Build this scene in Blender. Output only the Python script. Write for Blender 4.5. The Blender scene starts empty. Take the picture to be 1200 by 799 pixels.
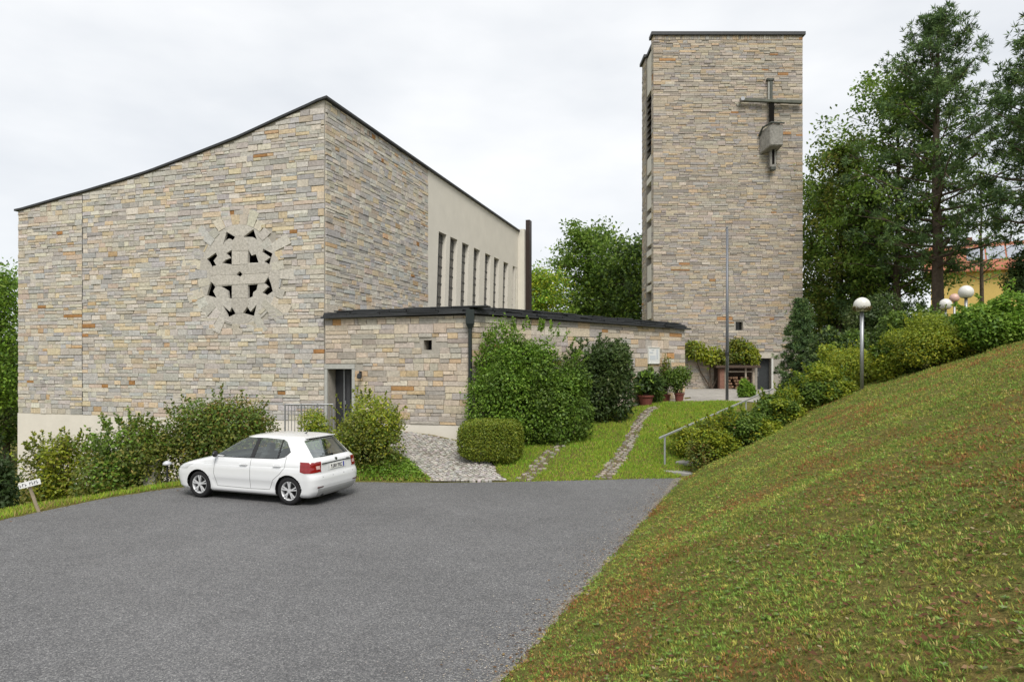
import bpy, bmesh, math, random
import numpy as np
from mathutils import Vector, Matrix
from mathutils.geometry import tessellate_polygon

# ------------------------------------------------------------------ camera, sky, sun
scn = bpy.context.scene
col = scn.collection
CAMZ, F, CX, CY = 3.0, 800.0, 600.0, 428.0          # eye height, focal length and horizon in photo pixels
cam_d = bpy.data.cameras.new('camera')
cam = bpy.data.objects.new('camera', cam_d); col.objects.link(cam)
cam.location = (0, 0, CAMZ); cam.rotation_euler = (math.radians(90), 0, 0)
cam_d.sensor_width = 36; cam_d.lens = 24; cam_d.shift_y = (CY - 399.5) / 1200
cam_d.clip_start = 0.05; cam_d.clip_end = 6000
scn.camera = cam
SUN_EL, SUN_AZ = 52, 168                             # degrees; azimuth clockwise from +Y (view direction)
world = bpy.data.worlds.new('World'); scn.world = world; world.use_nodes = True
wn = world.node_tree.nodes; wl = world.node_tree.links
bg = wn['Background']; bg.inputs['Strength'].default_value = 0.1
sky = wn.new('ShaderNodeTexSky'); sky.sky_type = 'NISHITA'; sky.sun_disc = False
sky.sun_elevation = math.radians(SUN_EL); sky.sun_rotation = math.radians(SUN_AZ)
wtc = wn.new('ShaderNodeTexCoord'); wmp = wn.new('ShaderNodeMapping'); wmp.inputs['Scale'].default_value = (1.0, 1.0, 2.6)
wl.new(wtc.outputs['Generated'], wmp.inputs['Vector'])
wno = wn.new('ShaderNodeTexNoise'); wno.inputs['Scale'].default_value = 2.3; wno.inputs['Detail'].default_value = 5; wno.inputs['Roughness'].default_value = 0.5
wl.new(wmp.outputs['Vector'], wno.inputs['Vector'])
wcr = wn.new('ShaderNodeValToRGB')
wcr.color_ramp.elements[0].position = 0.33; wcr.color_ramp.elements[0].color = (3.65, 3.8, 4.0, 1)
wcr.color_ramp.elements[1].position = 0.68; wcr.color_ramp.elements[1].color = (4.95, 4.98, 5.0, 1)
wl.new(wno.outputs['Fac'], wcr.inputs['Fac'])
wmx = wn.new('ShaderNodeMixRGB'); wmx.inputs['Fac'].default_value = 0.95
wl.new(sky.outputs['Color'], wmx.inputs['Color1']); wl.new(wcr.outputs['Color'], wmx.inputs['Color2'])
wl.new(wmx.outputs['Color'], bg.inputs['Color'])
sun_d = bpy.data.lights.new('sun', 'SUN'); sun_d.energy = 1.5; sun_d.angle = math.radians(25); sun_d.color = (1.0, 0.96, 0.9)
sun = bpy.data.objects.new('sun', sun_d); col.objects.link(sun)
_e, _a = math.radians(SUN_EL), math.radians(SUN_AZ)
sun.rotation_euler = Vector((math.sin(_a)*math.cos(_e), math.cos(_a)*math.cos(_e), math.sin(_e))).to_track_quat('Z', 'Y').to_euler()
sun.location = (-20, -30, 50)
scn.view_settings.view_transform = 'Standard'; scn.view_settings.look = 'None'
scn.view_settings.gamma = 1; scn.view_settings.use_curve_mapping = False
scn.view_settings.exposure = 1.1
try:
    scn.cycles.max_bounces = 6; scn.cycles.transparent_max_bounces = 12; scn.cycles.use_denoising = True
except Exception:
    pass

rng = np.random.default_rng(7)
random.seed(11)
R = math.radians

def px(x, y, d):
    return Vector(((x - CX) / F * d, d, CAMZ + (CY - y) / F * d))

# ------------------------------------------------------------------ materials
MATS = {}
def mat(name, color=(.5, .5, .5), rough=.7, metal=0.0, spec=.5, bump=0, bscale=30, var=0, vscale=8, coat=0, emit=None, attr=False):
    if name in MATS: return MATS[name]
    m = bpy.data.materials.new(name); m.use_nodes = True; MATS[name] = m
    n = m.node_tree.nodes; l = m.node_tree.links; b = n['Principled BSDF']
    b.inputs['Roughness'].default_value = rough; b.inputs['Metallic'].default_value = metal
    b.inputs['Specular IOR Level'].default_value = spec
    if coat: b.inputs['Coat Weight'].default_value = coat; b.inputs['Coat Roughness'].default_value = .05
    if attr:
        src = n.new('ShaderNodeAttribute'); src.attribute_name = 'Col'; out = src.outputs['Color']
    else:
        src = n.new('ShaderNodeRGB'); src.outputs[0].default_value = (*color, 1); out = src.outputs[0]
    tc = n.new('ShaderNodeTexCoord')
    geo = n.new('ShaderNodeNewGeometry')
    if var:
        no = n.new('ShaderNodeTexNoise'); no.inputs['Scale'].default_value = vscale; no.inputs['Detail'].default_value = 6; no.inputs['Roughness'].default_value = .65
        l.new(geo.outputs['Position'], no.inputs['Vector'])
        mr = n.new('ShaderNodeMapRange'); mr.inputs['From Min'].default_value = .25; mr.inputs['From Max'].default_value = .75
        mr.inputs['To Min'].default_value = 1 - var; mr.inputs['To Max'].default_value = 1 + var
        l.new(no.outputs['Fac'], mr.inputs['Value'])
        mx = n.new('ShaderNodeVectorMath'); mx.operation = 'SCALE'
        l.new(out, mx.inputs[0]); l.new(mr.outputs['Result'], mx.inputs['Scale']); out = mx.outputs[0]
    l.new(out, b.inputs['Base Color'])
    if bump:
        nb = n.new('ShaderNodeTexNoise'); nb.inputs['Scale'].default_value = bscale; nb.inputs['Detail'].default_value = 5
        l.new(geo.outputs['Position'], nb.inputs['Vector'])
        bp = n.new('ShaderNodeBump'); bp.inputs['Strength'].default_value = bump; bp.inputs['Distance'].default_value = .02
        l.new(nb.outputs['Fac'], bp.inputs['Height']); l.new(bp.outputs['Normal'], b.inputs['Normal'])
    if emit:
        b.inputs['Emission Color'].default_value = (*emit[0], 1); b.inputs['Emission Strength'].default_value = emit[1]
    return m

def leaf_mat(name, transl=.3, rough=.5, spec=.35):
    if name in MATS: return MATS[name]
    m = bpy.data.materials.new(name); m.use_nodes = True; MATS[name] = m
    n = m.node_tree.nodes; l = m.node_tree.links; b = n['Principled BSDF']
    a = n.new('ShaderNodeAttribute'); a.attribute_name = 'Col'
    b.inputs['Roughness'].default_value = rough; b.inputs['Specular IOR Level'].default_value = spec
    l.new(a.outputs['Color'], b.inputs['Base Color'])
    t = n.new('ShaderNodeBsdfTranslucent'); l.new(a.outputs['Color'], t.inputs['Color'])
    mx = n.new('ShaderNodeMixShader'); mx.inputs[0].default_value = transl
    l.new(b.outputs[0], mx.inputs[1]); l.new(t.outputs[0], mx.inputs[2])
    l.new(mx.outputs[0], n['Material Output'].inputs['Surface'])
    return m

STONE = mat('stone', attr=True, rough=.85, spec=.25, bump=.6, bscale=20, var=.30, vscale=13)
MORTAR = mat('mortar', (.36, .335, .29), .95, spec=.1, bump=.4, bscale=40, var=.2)
PLASTER = mat('plaster', (.65, .615, .54), .9, spec=.15, bump=.12, bscale=60, var=.06, vscale=1.2)
PLINTH = mat('plinth_plaster', (.66, .62, .55), .9, spec=.15, bump=.12, bscale=60, var=.07, vscale=1.5)
SLATE = mat('slate', (.028, .03, .032), .55, bump=.4, bscale=25, var=.35, vscale=5)
DARKMETAL = mat('dark_metal', (.05, .052, .055), .45, metal=.6, var=.2)
GREYMETAL = mat('grey_metal', (.33, .34, .35), .45, metal=.7, var=.15)
DARKGLASS = mat('dark_glass', (.02, .022, .024), .12, spec=.5)
DARKWOOD = mat('dark_wood', (.07, .045, .03), .8, bump=.4, bscale=30, var=.3)
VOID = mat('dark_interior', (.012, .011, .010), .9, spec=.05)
CONCRETE = mat('concrete', (.30, .29, .27), .9, spec=.15, bump=.3, bscale=35, var=.2)
LEAF = leaf_mat('foliage', transl=.42)
NEEDLE = leaf_mat('needles', transl=.22, rough=.6, spec=.2)
GRASSM = leaf_mat('grass_blades', transl=.25, rough=.65, spec=.15)
BARK = mat('bark', (.11, .085, .065), .95, spec=.1, bump=.8, bscale=14, var=.35, vscale=6)
BARKG = mat('bark_grey', (.10, .092, .08), .95, spec=.1, bump=.8, bscale=14, var=.35, vscale=6)

# ------------------------------------------------------------------ mesh helpers
def new_obj(name, me, parent=None, m=None):
    o = bpy.data.objects.new(name, me); col.objects.link(o)
    if m is not None and me is not None:
        me.materials.append(m)
    if parent is not None: o.parent = parent
    return o

def tag(o, label=None, cat=None, group=None, kind=None):
    if label: o['label'] = label
    if cat: o['category'] = cat
    if group: o['group'] = group
    if kind: o['kind'] = kind
    return o

def empty(name, loc=(0, 0, 0), label=None, cat=None, group=None, rz=0):
    o = bpy.data.objects.new(name, None); col.objects.link(o)
    o.location = loc; o.rotation_euler = (0, 0, rz); o.empty_display_size = .2
    return tag(o, label, cat, group)

class MB:
    """collects verts/faces; coordinates are made local to the parent when built"""
    def __init__(s): s.v = []; s.f = []; s.c = []
    def add(s, vs, fs, c=None):
        k = len(s.v); s.v += [tuple(v) for v in vs]; s.f += [tuple(i + k for i in f) for f in fs]
        s.c += [c or (.5, .5, .5)] * len(vs); return s
    def box(s, x0, x1, y0, y1, z0, z1, c=None):
        vs = [(x0,y0,z0),(x1,y0,z0),(x1,y1,z0),(x0,y1,z0),(x0,y0,z1),(x1,y0,z1),(x1,y1,z1),(x0,y1,z1)]
        return s.add(vs, [(3,2,1,0),(4,5,6,7),(0,1,5,4),(1,2,6,5),(2,3,7,6),(3,0,4,7)], c)
    def bar(s, p, q, w, h, c=None, up=(0,0,1)):
        p, q = Vector(p), Vector(q); d = (q - p).normalized(); up = Vector(up)
        r = d.cross(up)
        if r.length < 1e-4: r = d.cross(Vector((1, 0, 0)))
        r.normalize(); u = r.cross(d)
        vs = []
        for e in (p, q):
            for a, b in ((-1,-1),(1,-1),(1,1),(-1,1)): vs.append(e + r*a*w/2 + u*b*h/2)
        return s.add(vs, [(3,2,1,0),(4,5,6,7),(0,1,5,4),(1,2,6,5),(2,3,7,6),(3,0,4,7)], c)
    def tube(s, pts, radii, n=8, c=None, cap=True):
        pts = [Vector(p) for p in pts]; rings = []; vs = []; fs = []
        ref = Vector((.31, .17, .93)).normalized()
        for i, p in enumerate(pts):
            d = (pts[min(i+1, len(pts)-1)] - pts[max(i-1, 0)]).normalized()
            a = d.cross(ref if abs(d.dot(ref)) < .95 else Vector((1, 0, 0))).normalized(); b = d.cross(a)
            r = radii[i] if hasattr(radii, '__len__') else radii
            for k in range(n):
                t = 2*math.pi*k/n; vs.append(p + a*math.cos(t)*r + b*math.sin(t)*r)
        for i in range(len(pts)-1):
            for k in range(n):
                fs.append((i*n+k, i*n+(k+1) % n, (i+1)*n+(k+1) % n, (i+1)*n+k))
        if cap:
            fs.append(tuple(range(n))[::-1]); fs.append(tuple((len(pts)-1)*n+k for k in range(n)))
        return s.add(vs, fs, c)
    def lathe(s, prof, n=16, c=None, at=(0,0,0)):
        vs = []; fs = []; ax, ay, az = at
        for r, z in prof:
            for k in range(n):
                t = 2*math.pi*k/n; vs.append((ax + r*math.cos(t), ay + r*math.sin(t), az + z))
        for i in range(len(prof)-1):
            for k in range(n):
                fs.append((i*n+k, i*n+(k+1) % n, (i+1)*n+(k+1) % n, (i+1)*n+k))
        fs.append(tuple(range(n))[::-1]); fs.append(tuple((len(prof)-1)*n+k for k in range(n)))
        return s.add(vs, fs, c)
    def prism(s, poly, fn0, fn1, c=None):
        """poly of (a,b) in a plane; fn0 / fn1 map (a,b) to the back / front 3-D point"""
        n = len(poly)
        vs = [fn0(a, b) for a, b in poly] + [fn1(a, b) for a, b in poly]
        tri = tessellate_polygon([[Vector((a, b, 0)) for a, b in poly]])
        fs = [tuple(t) for t in tri] + [tuple(i + n for i in t) for t in tri]
        fs += [(i, (i+1) % n, n + (i+1) % n, n + i) for i in range(n)]
        return s.add(vs, fs, c)
    def build(s, name, m, parent=None, smooth=False, attr=False, bevel=0):
        me = bpy.data.meshes.new(name)
        off = Vector((0, 0, 0))
        if parent is not None:
            inv = wmat(parent).inverted(); v = [tuple(inv @ Vector(p)) for p in s.v]
        else: v = s.v
        me.from_pydata(v, [], s.f); me.update()
        bm = bmesh.new(); bm.from_mesh(me)
        bmesh.ops.recalc_face_normals(bm, faces=bm.faces)
        if bevel:
            bmesh.ops.bevel(bm, geom=bm.edges[:], offset=bevel, segments=1, affect='EDGES', clamp_overlap=True)
        bm.to_mesh(me); bm.free()
        if attr:
            a = me.color_attributes.new('Col', 'FLOAT_COLOR', 'POINT')
            c = np.ones((len(s.v), 4), np.float32); c[:, :3] = np.array(s.c); a.data.foreach_set('color', c.ravel())
        if smooth:
            me.polygons.foreach_set('use_smooth', [True]*len(me.polygons))
        return new_obj(name, me, parent, m)

_wm = {}
def wmat(o):
    """world matrix from location / z-rotation chain (no depsgraph needed)"""
    m = Matrix.LocRotScale(o.location, o.rotation_euler.to_quaternion(), o.scale)
    return wmat(o.parent) @ m if o.parent else m

def quads_obj(name, V, C, m, parent=None):
    """V (N,4,3) world coords, C (N,3) colours -> one mesh of N quads"""
    N = len(V)
    if parent is not None:
        inv = np.array(wmat(parent).inverted()); V = V @ inv[:3, :3].T + inv[:3, 3]
    me = bpy.data.meshes.new(name)
    me.vertices.add(N*4); me.loops.add(N*4); me.polygons.add(N)
    me.vertices.foreach_set('co', np.ascontiguousarray(V, np.float32).ravel())
    me.loops.foreach_set('vertex_index', np.arange(N*4, dtype=np.int32))
    me.polygons.foreach_set('loop_start', np.arange(0, N*4, 4, dtype=np.int32))
    me.update(calc_edges=True)
    a = me.color_attributes.new('Col', 'FLOAT_COLOR', 'POINT')
    c = np.ones((N, 4, 4), np.float32); c[:, :, :3] = np.clip(C, 0.002, 1)[:, None, :]
    a.data.foreach_set('color', c.ravel())
    return new_obj(name, me, parent, m)

def nrm(a): return a / np.maximum(np.linalg.norm(a, axis=-1, keepdims=True), 1e-9)

def leaf_quads(P, D, Nn, l, w, fold=.12):
    """diamond leaves: base P, along D, facing Nn"""
    D = nrm(D); Rr = nrm(np.cross(D, Nn)); Up = np.cross(Rr, D)
    l = np.broadcast_to(np.asarray(l, float).reshape(-1, 1) if np.ndim(l) else np.full((len(P), 1), l), (len(P), 1))
    w = np.broadcast_to(np.asarray(w, float).reshape(-1, 1) if np.ndim(w) else np.full((len(P), 1), w), (len(P), 1))
    m = P + D*l*.45
    return np.stack([P, m + Rr*w*.5 + Up*w*fold, P + D*l, m - Rr*w*.5 + Up*w*fold], 1)

def vnoise(X, Y, s, seed=0):
    """smooth 2-D value noise in 0..1"""
    X = np.asarray(X, float)/s + 57.3*seed; Y = np.asarray(Y, float)/s - 31.7*seed
    xi = np.floor(X); yi = np.floor(Y); fx = X-xi; fy = Y-yi
    fx = fx*fx*(3-2*fx); fy = fy*fy*(3-2*fy)
    def h(a, b):
        v = np.sin(a*127.1 + b*311.7 + seed*74.7)*43758.5453; return v - np.floor(v)
    return (h(xi, yi)*(1-fx) + h(xi+1, yi)*fx)*(1-fy) + (h(xi, yi+1)*(1-fx) + h(xi+1, yi+1)*fx)*fy

# ------------------------------------------------------------------ terrain
EDGE0 = np.array((-.08, 6.5)); EN = np.array((.931, -.365)); ED = np.array((.365, .931))
ASPH = [(-4.6,-5),(-2.63,0),(-.08,6.5),(.74,8.6),(1.66,10.9),(3.0,14.3),(4.42,17.8),(4.55,18.25),(3.4,18.1),(2.35,17.95),(1.0,17.75),(-.2,17.6),(-2.05,17.45),(-3.95,17.6),
        (-6.2,17.4),(-8.3,16.75),(-9.2,15.4),(-9.75,13.8),(-10.05,12.6),(-10.8,10),(-12.5,6),(-15,1),(-17,-6)]
CTRL = [(-12,10,0),(-9.9,13.2,0),(-9.4,15,0),(-8.3,16.7,0),(-6,17.4,0),(-4,17.4,0),(0,17.5,0),(2.3,17.9,0.02),(4.5,18.1,0.03),(-16,2,0),(0,10,0),(0,0,0),(-6,6,0),(8,6,0),(-20,-10,0),(10,-10,0),
        (-12,15.5,-.55),(-15,20,-1.5),(-18,25,-1.7),(-11,22,-1.35),(-14,24.3,-1.6),(-8.6,18.6,-.3),(-9.5,20.5,-.9),(-20,14,-1.2),(-30,20,-2.2),(-45,45,-2.6),(-20,40,-2.2),(-60,0,-1.5),
        (-6,22.4,.74),(-4.5,22,.74),(-3,21.6,.7),(-7.3,21.6,.3),(-5.5,20,.3),(-1.2,21,.45),(-2.8,19.4,.3),(1,20,.42),(0,24,.95),(3,22,.8),(3,26,1.35),(7.4,29.2,1.5),(4.6,20.5,.4),(6.5,24,1.1),(8.5,26,1.45),
        (10,28,1.5),(10,42,1.5),(17,43,1.5),(0,45,1.4),(-10,45,0),(0,80,1.5),(40,60,2),(40,120,2),(-60,110,-2.5),(120,0,2),(120,120,2),(-120,-60,-2)]
_P = np.array(CTRL, float)
def _k(r2): return np.where(r2 > 1e-9, r2*np.log(np.maximum(r2, 1e-9))*.5, 0)
_n = len(_P); _K = _k(((_P[:, None, :2]-_P[None, :, :2])**2).sum(-1)) + np.eye(_n)*.02
_Q = np.c_[np.ones(_n), _P[:, :2]]
_W = np.linalg.solve(np.block([[_K, _Q], [_Q.T, np.zeros((3, 3))]]), np.r_[_P[:, 2], np.zeros(3)])

def inpoly(X, Y, poly):
    X = np.asarray(X, float); Y = np.asarray(Y, float); r = np.zeros(X.shape, bool); j = len(poly)-1
    for i in range(len(poly)):
        x0, y0 = poly[i]; x1, y1 = poly[j]
        c = ((y0 > Y) != (y1 > Y)) & (X < (x1-x0)*(Y-y0)/((y1-y0) or 1e-12) + x0)
        r ^= c; j = i
    return r

def polydist(X, Y, poly, closed=True):
    X = np.asarray(X, float); Y = np.asarray(Y, float); best = np.full(X.shape, 1e9)
    n = len(poly)
    for i in range(n if closed else n-1):
        a = np.array(poly[i], float); b = np.array(poly[(i+1) % n], float); d = b-a
        t = np.clip(((X-a[0])*d[0] + (Y-a[1])*d[1])/max((d*d).sum(), 1e-12), 0, 1)
        best = np.minimum(best, np.hypot(X-a[0]-t*d[0], Y-a[1]-t*d[1]))
    return best

def ground_raw(X, Y):
    X = np.asarray(X, float); Y = np.asarray(Y, float); sh = X.shape
    x = np.clip(X.ravel(), -118, 118); y = np.clip(Y.ravel(), -58, 118)
    out = np.empty(x.size)
    for i in range(0, x.size, 20000):
        xs, ys = x[i:i+20000], y[i:i+20000]
        k = _k((xs[:, None]-_P[None, :, 0])**2 + (ys[:, None]-_P[None, :, 1])**2)
        out[i:i+20000] = k @ _W[:_n] + _W[_n] + _W[_n+1]*xs + _W[_n+2]*ys
    base = np.clip(out, -3.2, 2.6).reshape(sh)
    t = (X-EDGE0[0])*EN[0] + (Y-EDGE0[1])*EN[1]
    tc = np.clip(t, -30, 16); bank = .55*tc - .0135*tc*np.abs(tc)
    bank = np.where(t > 16, bank + (np.clip(t, 16, 60)-16)*.10, bank)
    k = .22; h = np.clip(.5 + .5*(bank-base)/k, 0, 1)
    return base*(1-h) + bank*h + k*h*(1-h)*.5

def bumps(X, Y, d):
    k = np.clip(d/.8, 0, 1)
    return ((vnoise(X, Y, .5, 3)-.5)*.06 + (vnoise(X, Y, 1.7, 4)-.5)*.16)*k

def ground_z(X, Y):
    z = ground_raw(X, Y)
    ins = inpoly(X, Y, ASPH); d = polydist(X, Y, ASPH)
    s = np.clip(d/.5, 0, 1)
    z_out = z*s + (.012)*(1-s)
    return np.where(ins, -.05*np.clip(d/.12, 0, 1) - .0, np.where(d < .5, z_out, z) + bumps(X, Y, d))

def gz(x, y): return float(ground_z(np.array([x]), np.array([y]))[0])

def gaxis(lo, hi, step, far0, far1):
    c = list(np.arange(lo, hi+1e-6, step)); s = step; x = lo
    left = []
    while x > far0: s *= 1.25; x -= s; left.append(x)
    s = step; x = hi; right = []
    while x < far1: s *= 1.25; x += s; right.append(x)
    return np.array(left[::-1] + c + right)

gx = gaxis(-14, 22, .2, -2500, 2500); gy = gaxis(0, 34, .2, -400, 3500)
GX, GY = np.meshgrid(gx, gy)
GZ = ground_z(GX, GY)
near = (np.abs(GX) < 40) & (GY < 60) & (GZ > -.04)
me = bpy.data.meshes.new('ground'); nx, ny = len(gx), len(gy)
idx = np.arange(nx*ny).reshape(ny, nx)
fq = np.stack([idx[:-1, :-1], idx[:-1, 1:], idx[1:, 1:], idx[1:, :-1]], -1).reshape(-1, 4)
me.vertices.add(nx*ny); me.vertices.foreach_set('co', np.stack([GX, GY, GZ], -1).astype(np.float32).ravel())
me.loops.add(fq.size); me.loops.foreach_set('vertex_index', fq.astype(np.int32).ravel())
me.polygons.add(len(fq)); me.polygons.foreach_set('loop_start', np.arange(0, fq.size, 4, dtype=np.int32))
me.update(calc_edges=True); me.polygons.foreach_set('use_smooth', np.ones(len(fq), bool))

def ground_material():
    m = bpy.data.materials.new('turf_soil'); m.use_nodes = True; n = m.node_tree.nodes; l = m.node_tree.links; b = n['Principled BSDF']
    b.inputs['Roughness'].default_value = .95; b.inputs['Specular IOR Level'].default_value = .1
    g = n.new('ShaderNodeNewGeometry')
    def noise(s, d=6, r=.6):
        o = n.new('ShaderNodeTexNoise'); o.inputs['Scale'].default_value = s; o.inputs['Detail'].default_value = d; o.inputs['Roughness'].default_value = r
        l.new(g.outputs['Position'], o.inputs['Vector']); return o
    n1, n2, n3 = noise(.45), noise(5, 8, .7), noise(38, 4, .7)
    r1 = n.new('ShaderNodeValToRGB'); e = r1.color_ramp.elements
    e[0].position = .40; e[0].color = (.125, .13, .032, 1); e[1].position = .72; e[1].color = (.21, .12, .048, 1)
    x = e.new(.54); x.color = (.165, .15, .044, 1)
    mx = n.new('ShaderNodeMath'); mx.operation = 'MULTIPLY_ADD'; mx.inputs[1].default_value = .55; 
    l.new(n2.outputs['Fac'], mx.inputs[0]); 
    ad = n.new('ShaderNodeMath'); ad.operation = 'MULTIPLY'; ad.inputs[1].default_value = .45
    l.new(n1.outputs['Fac'], ad.inputs[0]); l.new(ad.outputs[0], mx.inputs[2]); l.new(mx.outputs[0], r1.inputs['Fac'])
    r3 = n.new('ShaderNodeMapRange'); r3.inputs['From Min'].default_value = .3; r3.inputs['From Max'].default_value = .7; r3.inputs['To Min'].default_value = .45; r3.inputs['To Max'].default_value = 1.5
    l.new(n3.outputs['Fac'], r3.inputs['Value'])
    sc = n.new('ShaderNodeVectorMath'); sc.operation = 'SCALE'; l.new(r1.outputs['Color'], sc.inputs[0]); l.new(r3.outputs['Result'], sc.inputs['Scale'])
    l.new(sc.outputs[0], b.inputs['Base Color'])
    bp = n.new('ShaderNodeBump'); bp.inputs['Strength'].default_value = .9; bp.inputs['Distance'].default_value = .05
    l.new(n3.outputs['Fac'], bp.inputs['Height']); l.new(bp.outputs['Normal'], b.inputs['Normal'])
    return m
ground = new_obj('ground', me, None, ground_material()); tag(ground, 'grassy sloping ground around the church and car park', 'ground', kind='structure')

def sheet(name, poly, off, m, label, cat, sub=5, zfun=None, jitter=0):
    pts = []
    for i in range(len(poly)):                      # densify and roughen the outline
        a = np.array(poly[i]); b = np.array(poly[(i+1) % len(poly)]); k = max(1, int(np.hypot(*(b-a))/.35))
        for j in range(k):
            p = a + (b-a)*j/k
            if jitter: p = p + (np.array((vnoise(p[0], p[1], .3, 5), vnoise(p[0], p[1], .3, 9)))-.5)*jitter
            pts.append(p)
    bm = bmesh.new(); vs = [bm.verts.new((p[0], p[1], 0)) for p in pts]
    es = [bm.edges.new((vs[i], vs[(i+1) % len(vs)])) for i in range(len(vs))]
    bmesh.ops.triangle_fill(bm, use_beauty=True, edges=es)
    for _ in range(sub):
        long = [e for e in bm.edges if e.calc_length() > .6]
        if not long: break
        bmesh.ops.subdivide_edges(bm, edges=long, cuts=1); bmesh.ops.triangulate(bm, faces=bm.faces)
    X = np.array([v.co.x for v in bm.verts]); Y = np.array([v.co.y for v in bm.verts])
    Z = (zfun or ground_z)(X, Y) + off
    for v, z in zip(bm.verts, Z): v.co.z = z
    bmesh.ops.recalc_face_normals(bm, faces=bm.faces)
    for f in bm.faces:
        if f.normal.z < 0: f.normal_flip()
    me = bpy.data.meshes.new(name); bm.to_mesh(me); bm.free()
    me.polygons.foreach_set('use_smooth', [True]*len(me.polygons))
    o = new_obj(name, me, None, m); return tag(o, label, cat, kind='structure')

def asphalt_material():
    m = bpy.data.materials.new('asphalt'); m.use_nodes = True; n = m.node_tree.nodes; l = m.node_tree.links; b = n['Principled BSDF']
    b.inputs['Specular IOR Level'].default_value = .35
    g = n.new('ShaderNodeNewGeometry')
    def noise(s, d=4, r=.6):
        o = n.new('ShaderNodeTexNoise'); o.inputs['Scale'].default_value = s; o.inputs['Detail'].default_value = d; o.inputs['Roughness'].default_value = r
        l.new(g.outputs['Position'], o.inputs['Vector']); return o
    vo = n.new('ShaderNodeTexVoronoi'); vo.inputs['Scale'].default_value = 80; l.new(g.outputs['Position'], vo.inputs['Vector'])
    sep = n.new('ShaderNodeSeparateColor'); l.new(vo.outputs['Color'], sep.inputs[0])
    cr = n.new('ShaderNodeValToRGB'); e = cr.color_ramp.elements
    e[0].position = 0; e[0].color = (.068, .068, .071, 1); e[1].position = 1; e[1].color = (.30, .295, .288, 1)
    x = e.new(.55); x.color = (.125, .125, .128, 1); x = e.new(.88); x.color = (.19, .188, .186, 1)
    l.new(sep.outputs[0], cr.inputs['Fac'])
    big = noise(.33, 5, .55); mid = noise(2.2, 6, .65)
    mr = n.new('ShaderNodeMapRange'); mr.inputs['From Min'].default_value = .3; mr.inputs['From Max'].default_value = .72; mr.inputs['To Min'].default_value = .87; mr.inputs['To Max'].default_value = 1.15
    l.new(big.outputs['Fac'], mr.inputs['Value'])
    mr2 = n.new('ShaderNodeMapRange'); mr2.inputs['From Min'].default_value = .3; mr2.inputs['From Max'].default_value = .7; mr2.inputs['To Min'].default_value = .92; mr2.inputs['To Max'].default_value = 1.08
    l.new(mid.outputs['Fac'], mr2.inputs['Value'])
    mu = n.new('ShaderNodeMath'); mu.operation = 'MULTIPLY'; l.new(mr.outputs[0], mu.inputs[0]); l.new(mr2.outputs[0], mu.inputs[1])
    s = n.new('ShaderNodeVectorMath'); s.operation = 'SCALE'; l.new(cr.outputs['Color'], s.inputs[0]); l.new(mu.outputs[0], s.inputs['Scale'])
    l.new(s.outputs[0], b.inputs['Base Color'])
    b.inputs['Roughness'].default_value = .78
    bp = n.new('ShaderNodeBump'); bp.inputs['Strength'].default_value = .6; bp.inputs['Distance'].default_value = .012
    l.new(vo.outputs['Distance'], bp.inputs['Height']); l.new(bp.outputs['Normal'], b.inputs['Normal'])
    return m
car_park = sheet('car_park', ASPH, 0, asphalt_material(), 'grey asphalt car park in front of the church', 'car park', zfun=lambda X, Y: np.zeros(X.shape), jitter=.10)

DUST = mat('dusty_grit', (.21, .19, .16), .95, spec=.1, bump=.9, bscale=60, var=.35, vscale=14)
_ed = [tuple(EDGE0 + ED*k) for k in np.arange(-2, 12.6, .5)]
# thin grit band that has washed down onto the edge of the asphalt
_b = [(p[0]-EN[0]*(.0+.20*float(vnoise(p[0], p[1], .8, 2))**2), p[1]-EN[1]*(.0+.20*float(vnoise(p[0], p[1], .8, 2))**2)) for p in _ed]
grit = sheet('grit_verge', _b + [(p[0]+EN[0]*.02, p[1]+EN[1]*.02) for p in _ed[::-1]], .005, DUST, 'pale grit washed along the asphalt edge below the bank', 'verge', zfun=lambda X, Y: np.zeros(X.shape)+.001, jitter=.09)

PATH = [(-2.1,17.5),(-.15,17.62),(-.5,19),(-1.15,21.0),(-1.5,21.36),(-6.2,22.86),(-6.9,22.3),(-4.2,21.4),(-2.95,19.5)]
cobble_path = sheet('cobble_path', PATH, .02, mat('joint_sand', (.16, .145, .12), .95, spec=.1, var=.3, bump=.5), 'cobbled path climbing from car park to the side door', 'path', jitter=.1)
PLAZA = [(5.6,26.9),(7.5,26.9),(11.5,27.6),(14,31),(19.5,37),(19.5,42.9),(8.3,42.9),(8.0,30.2)]
plaza = sheet('paved_court', PLAZA, .025, mat('court_gravel', (.33, .31, .28), .95, spec=.1, bump=.6, bscale=30, var=.25, vscale=3), 'pale gravel court in front of the bell tower', 'court', jitter=.25)

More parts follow.
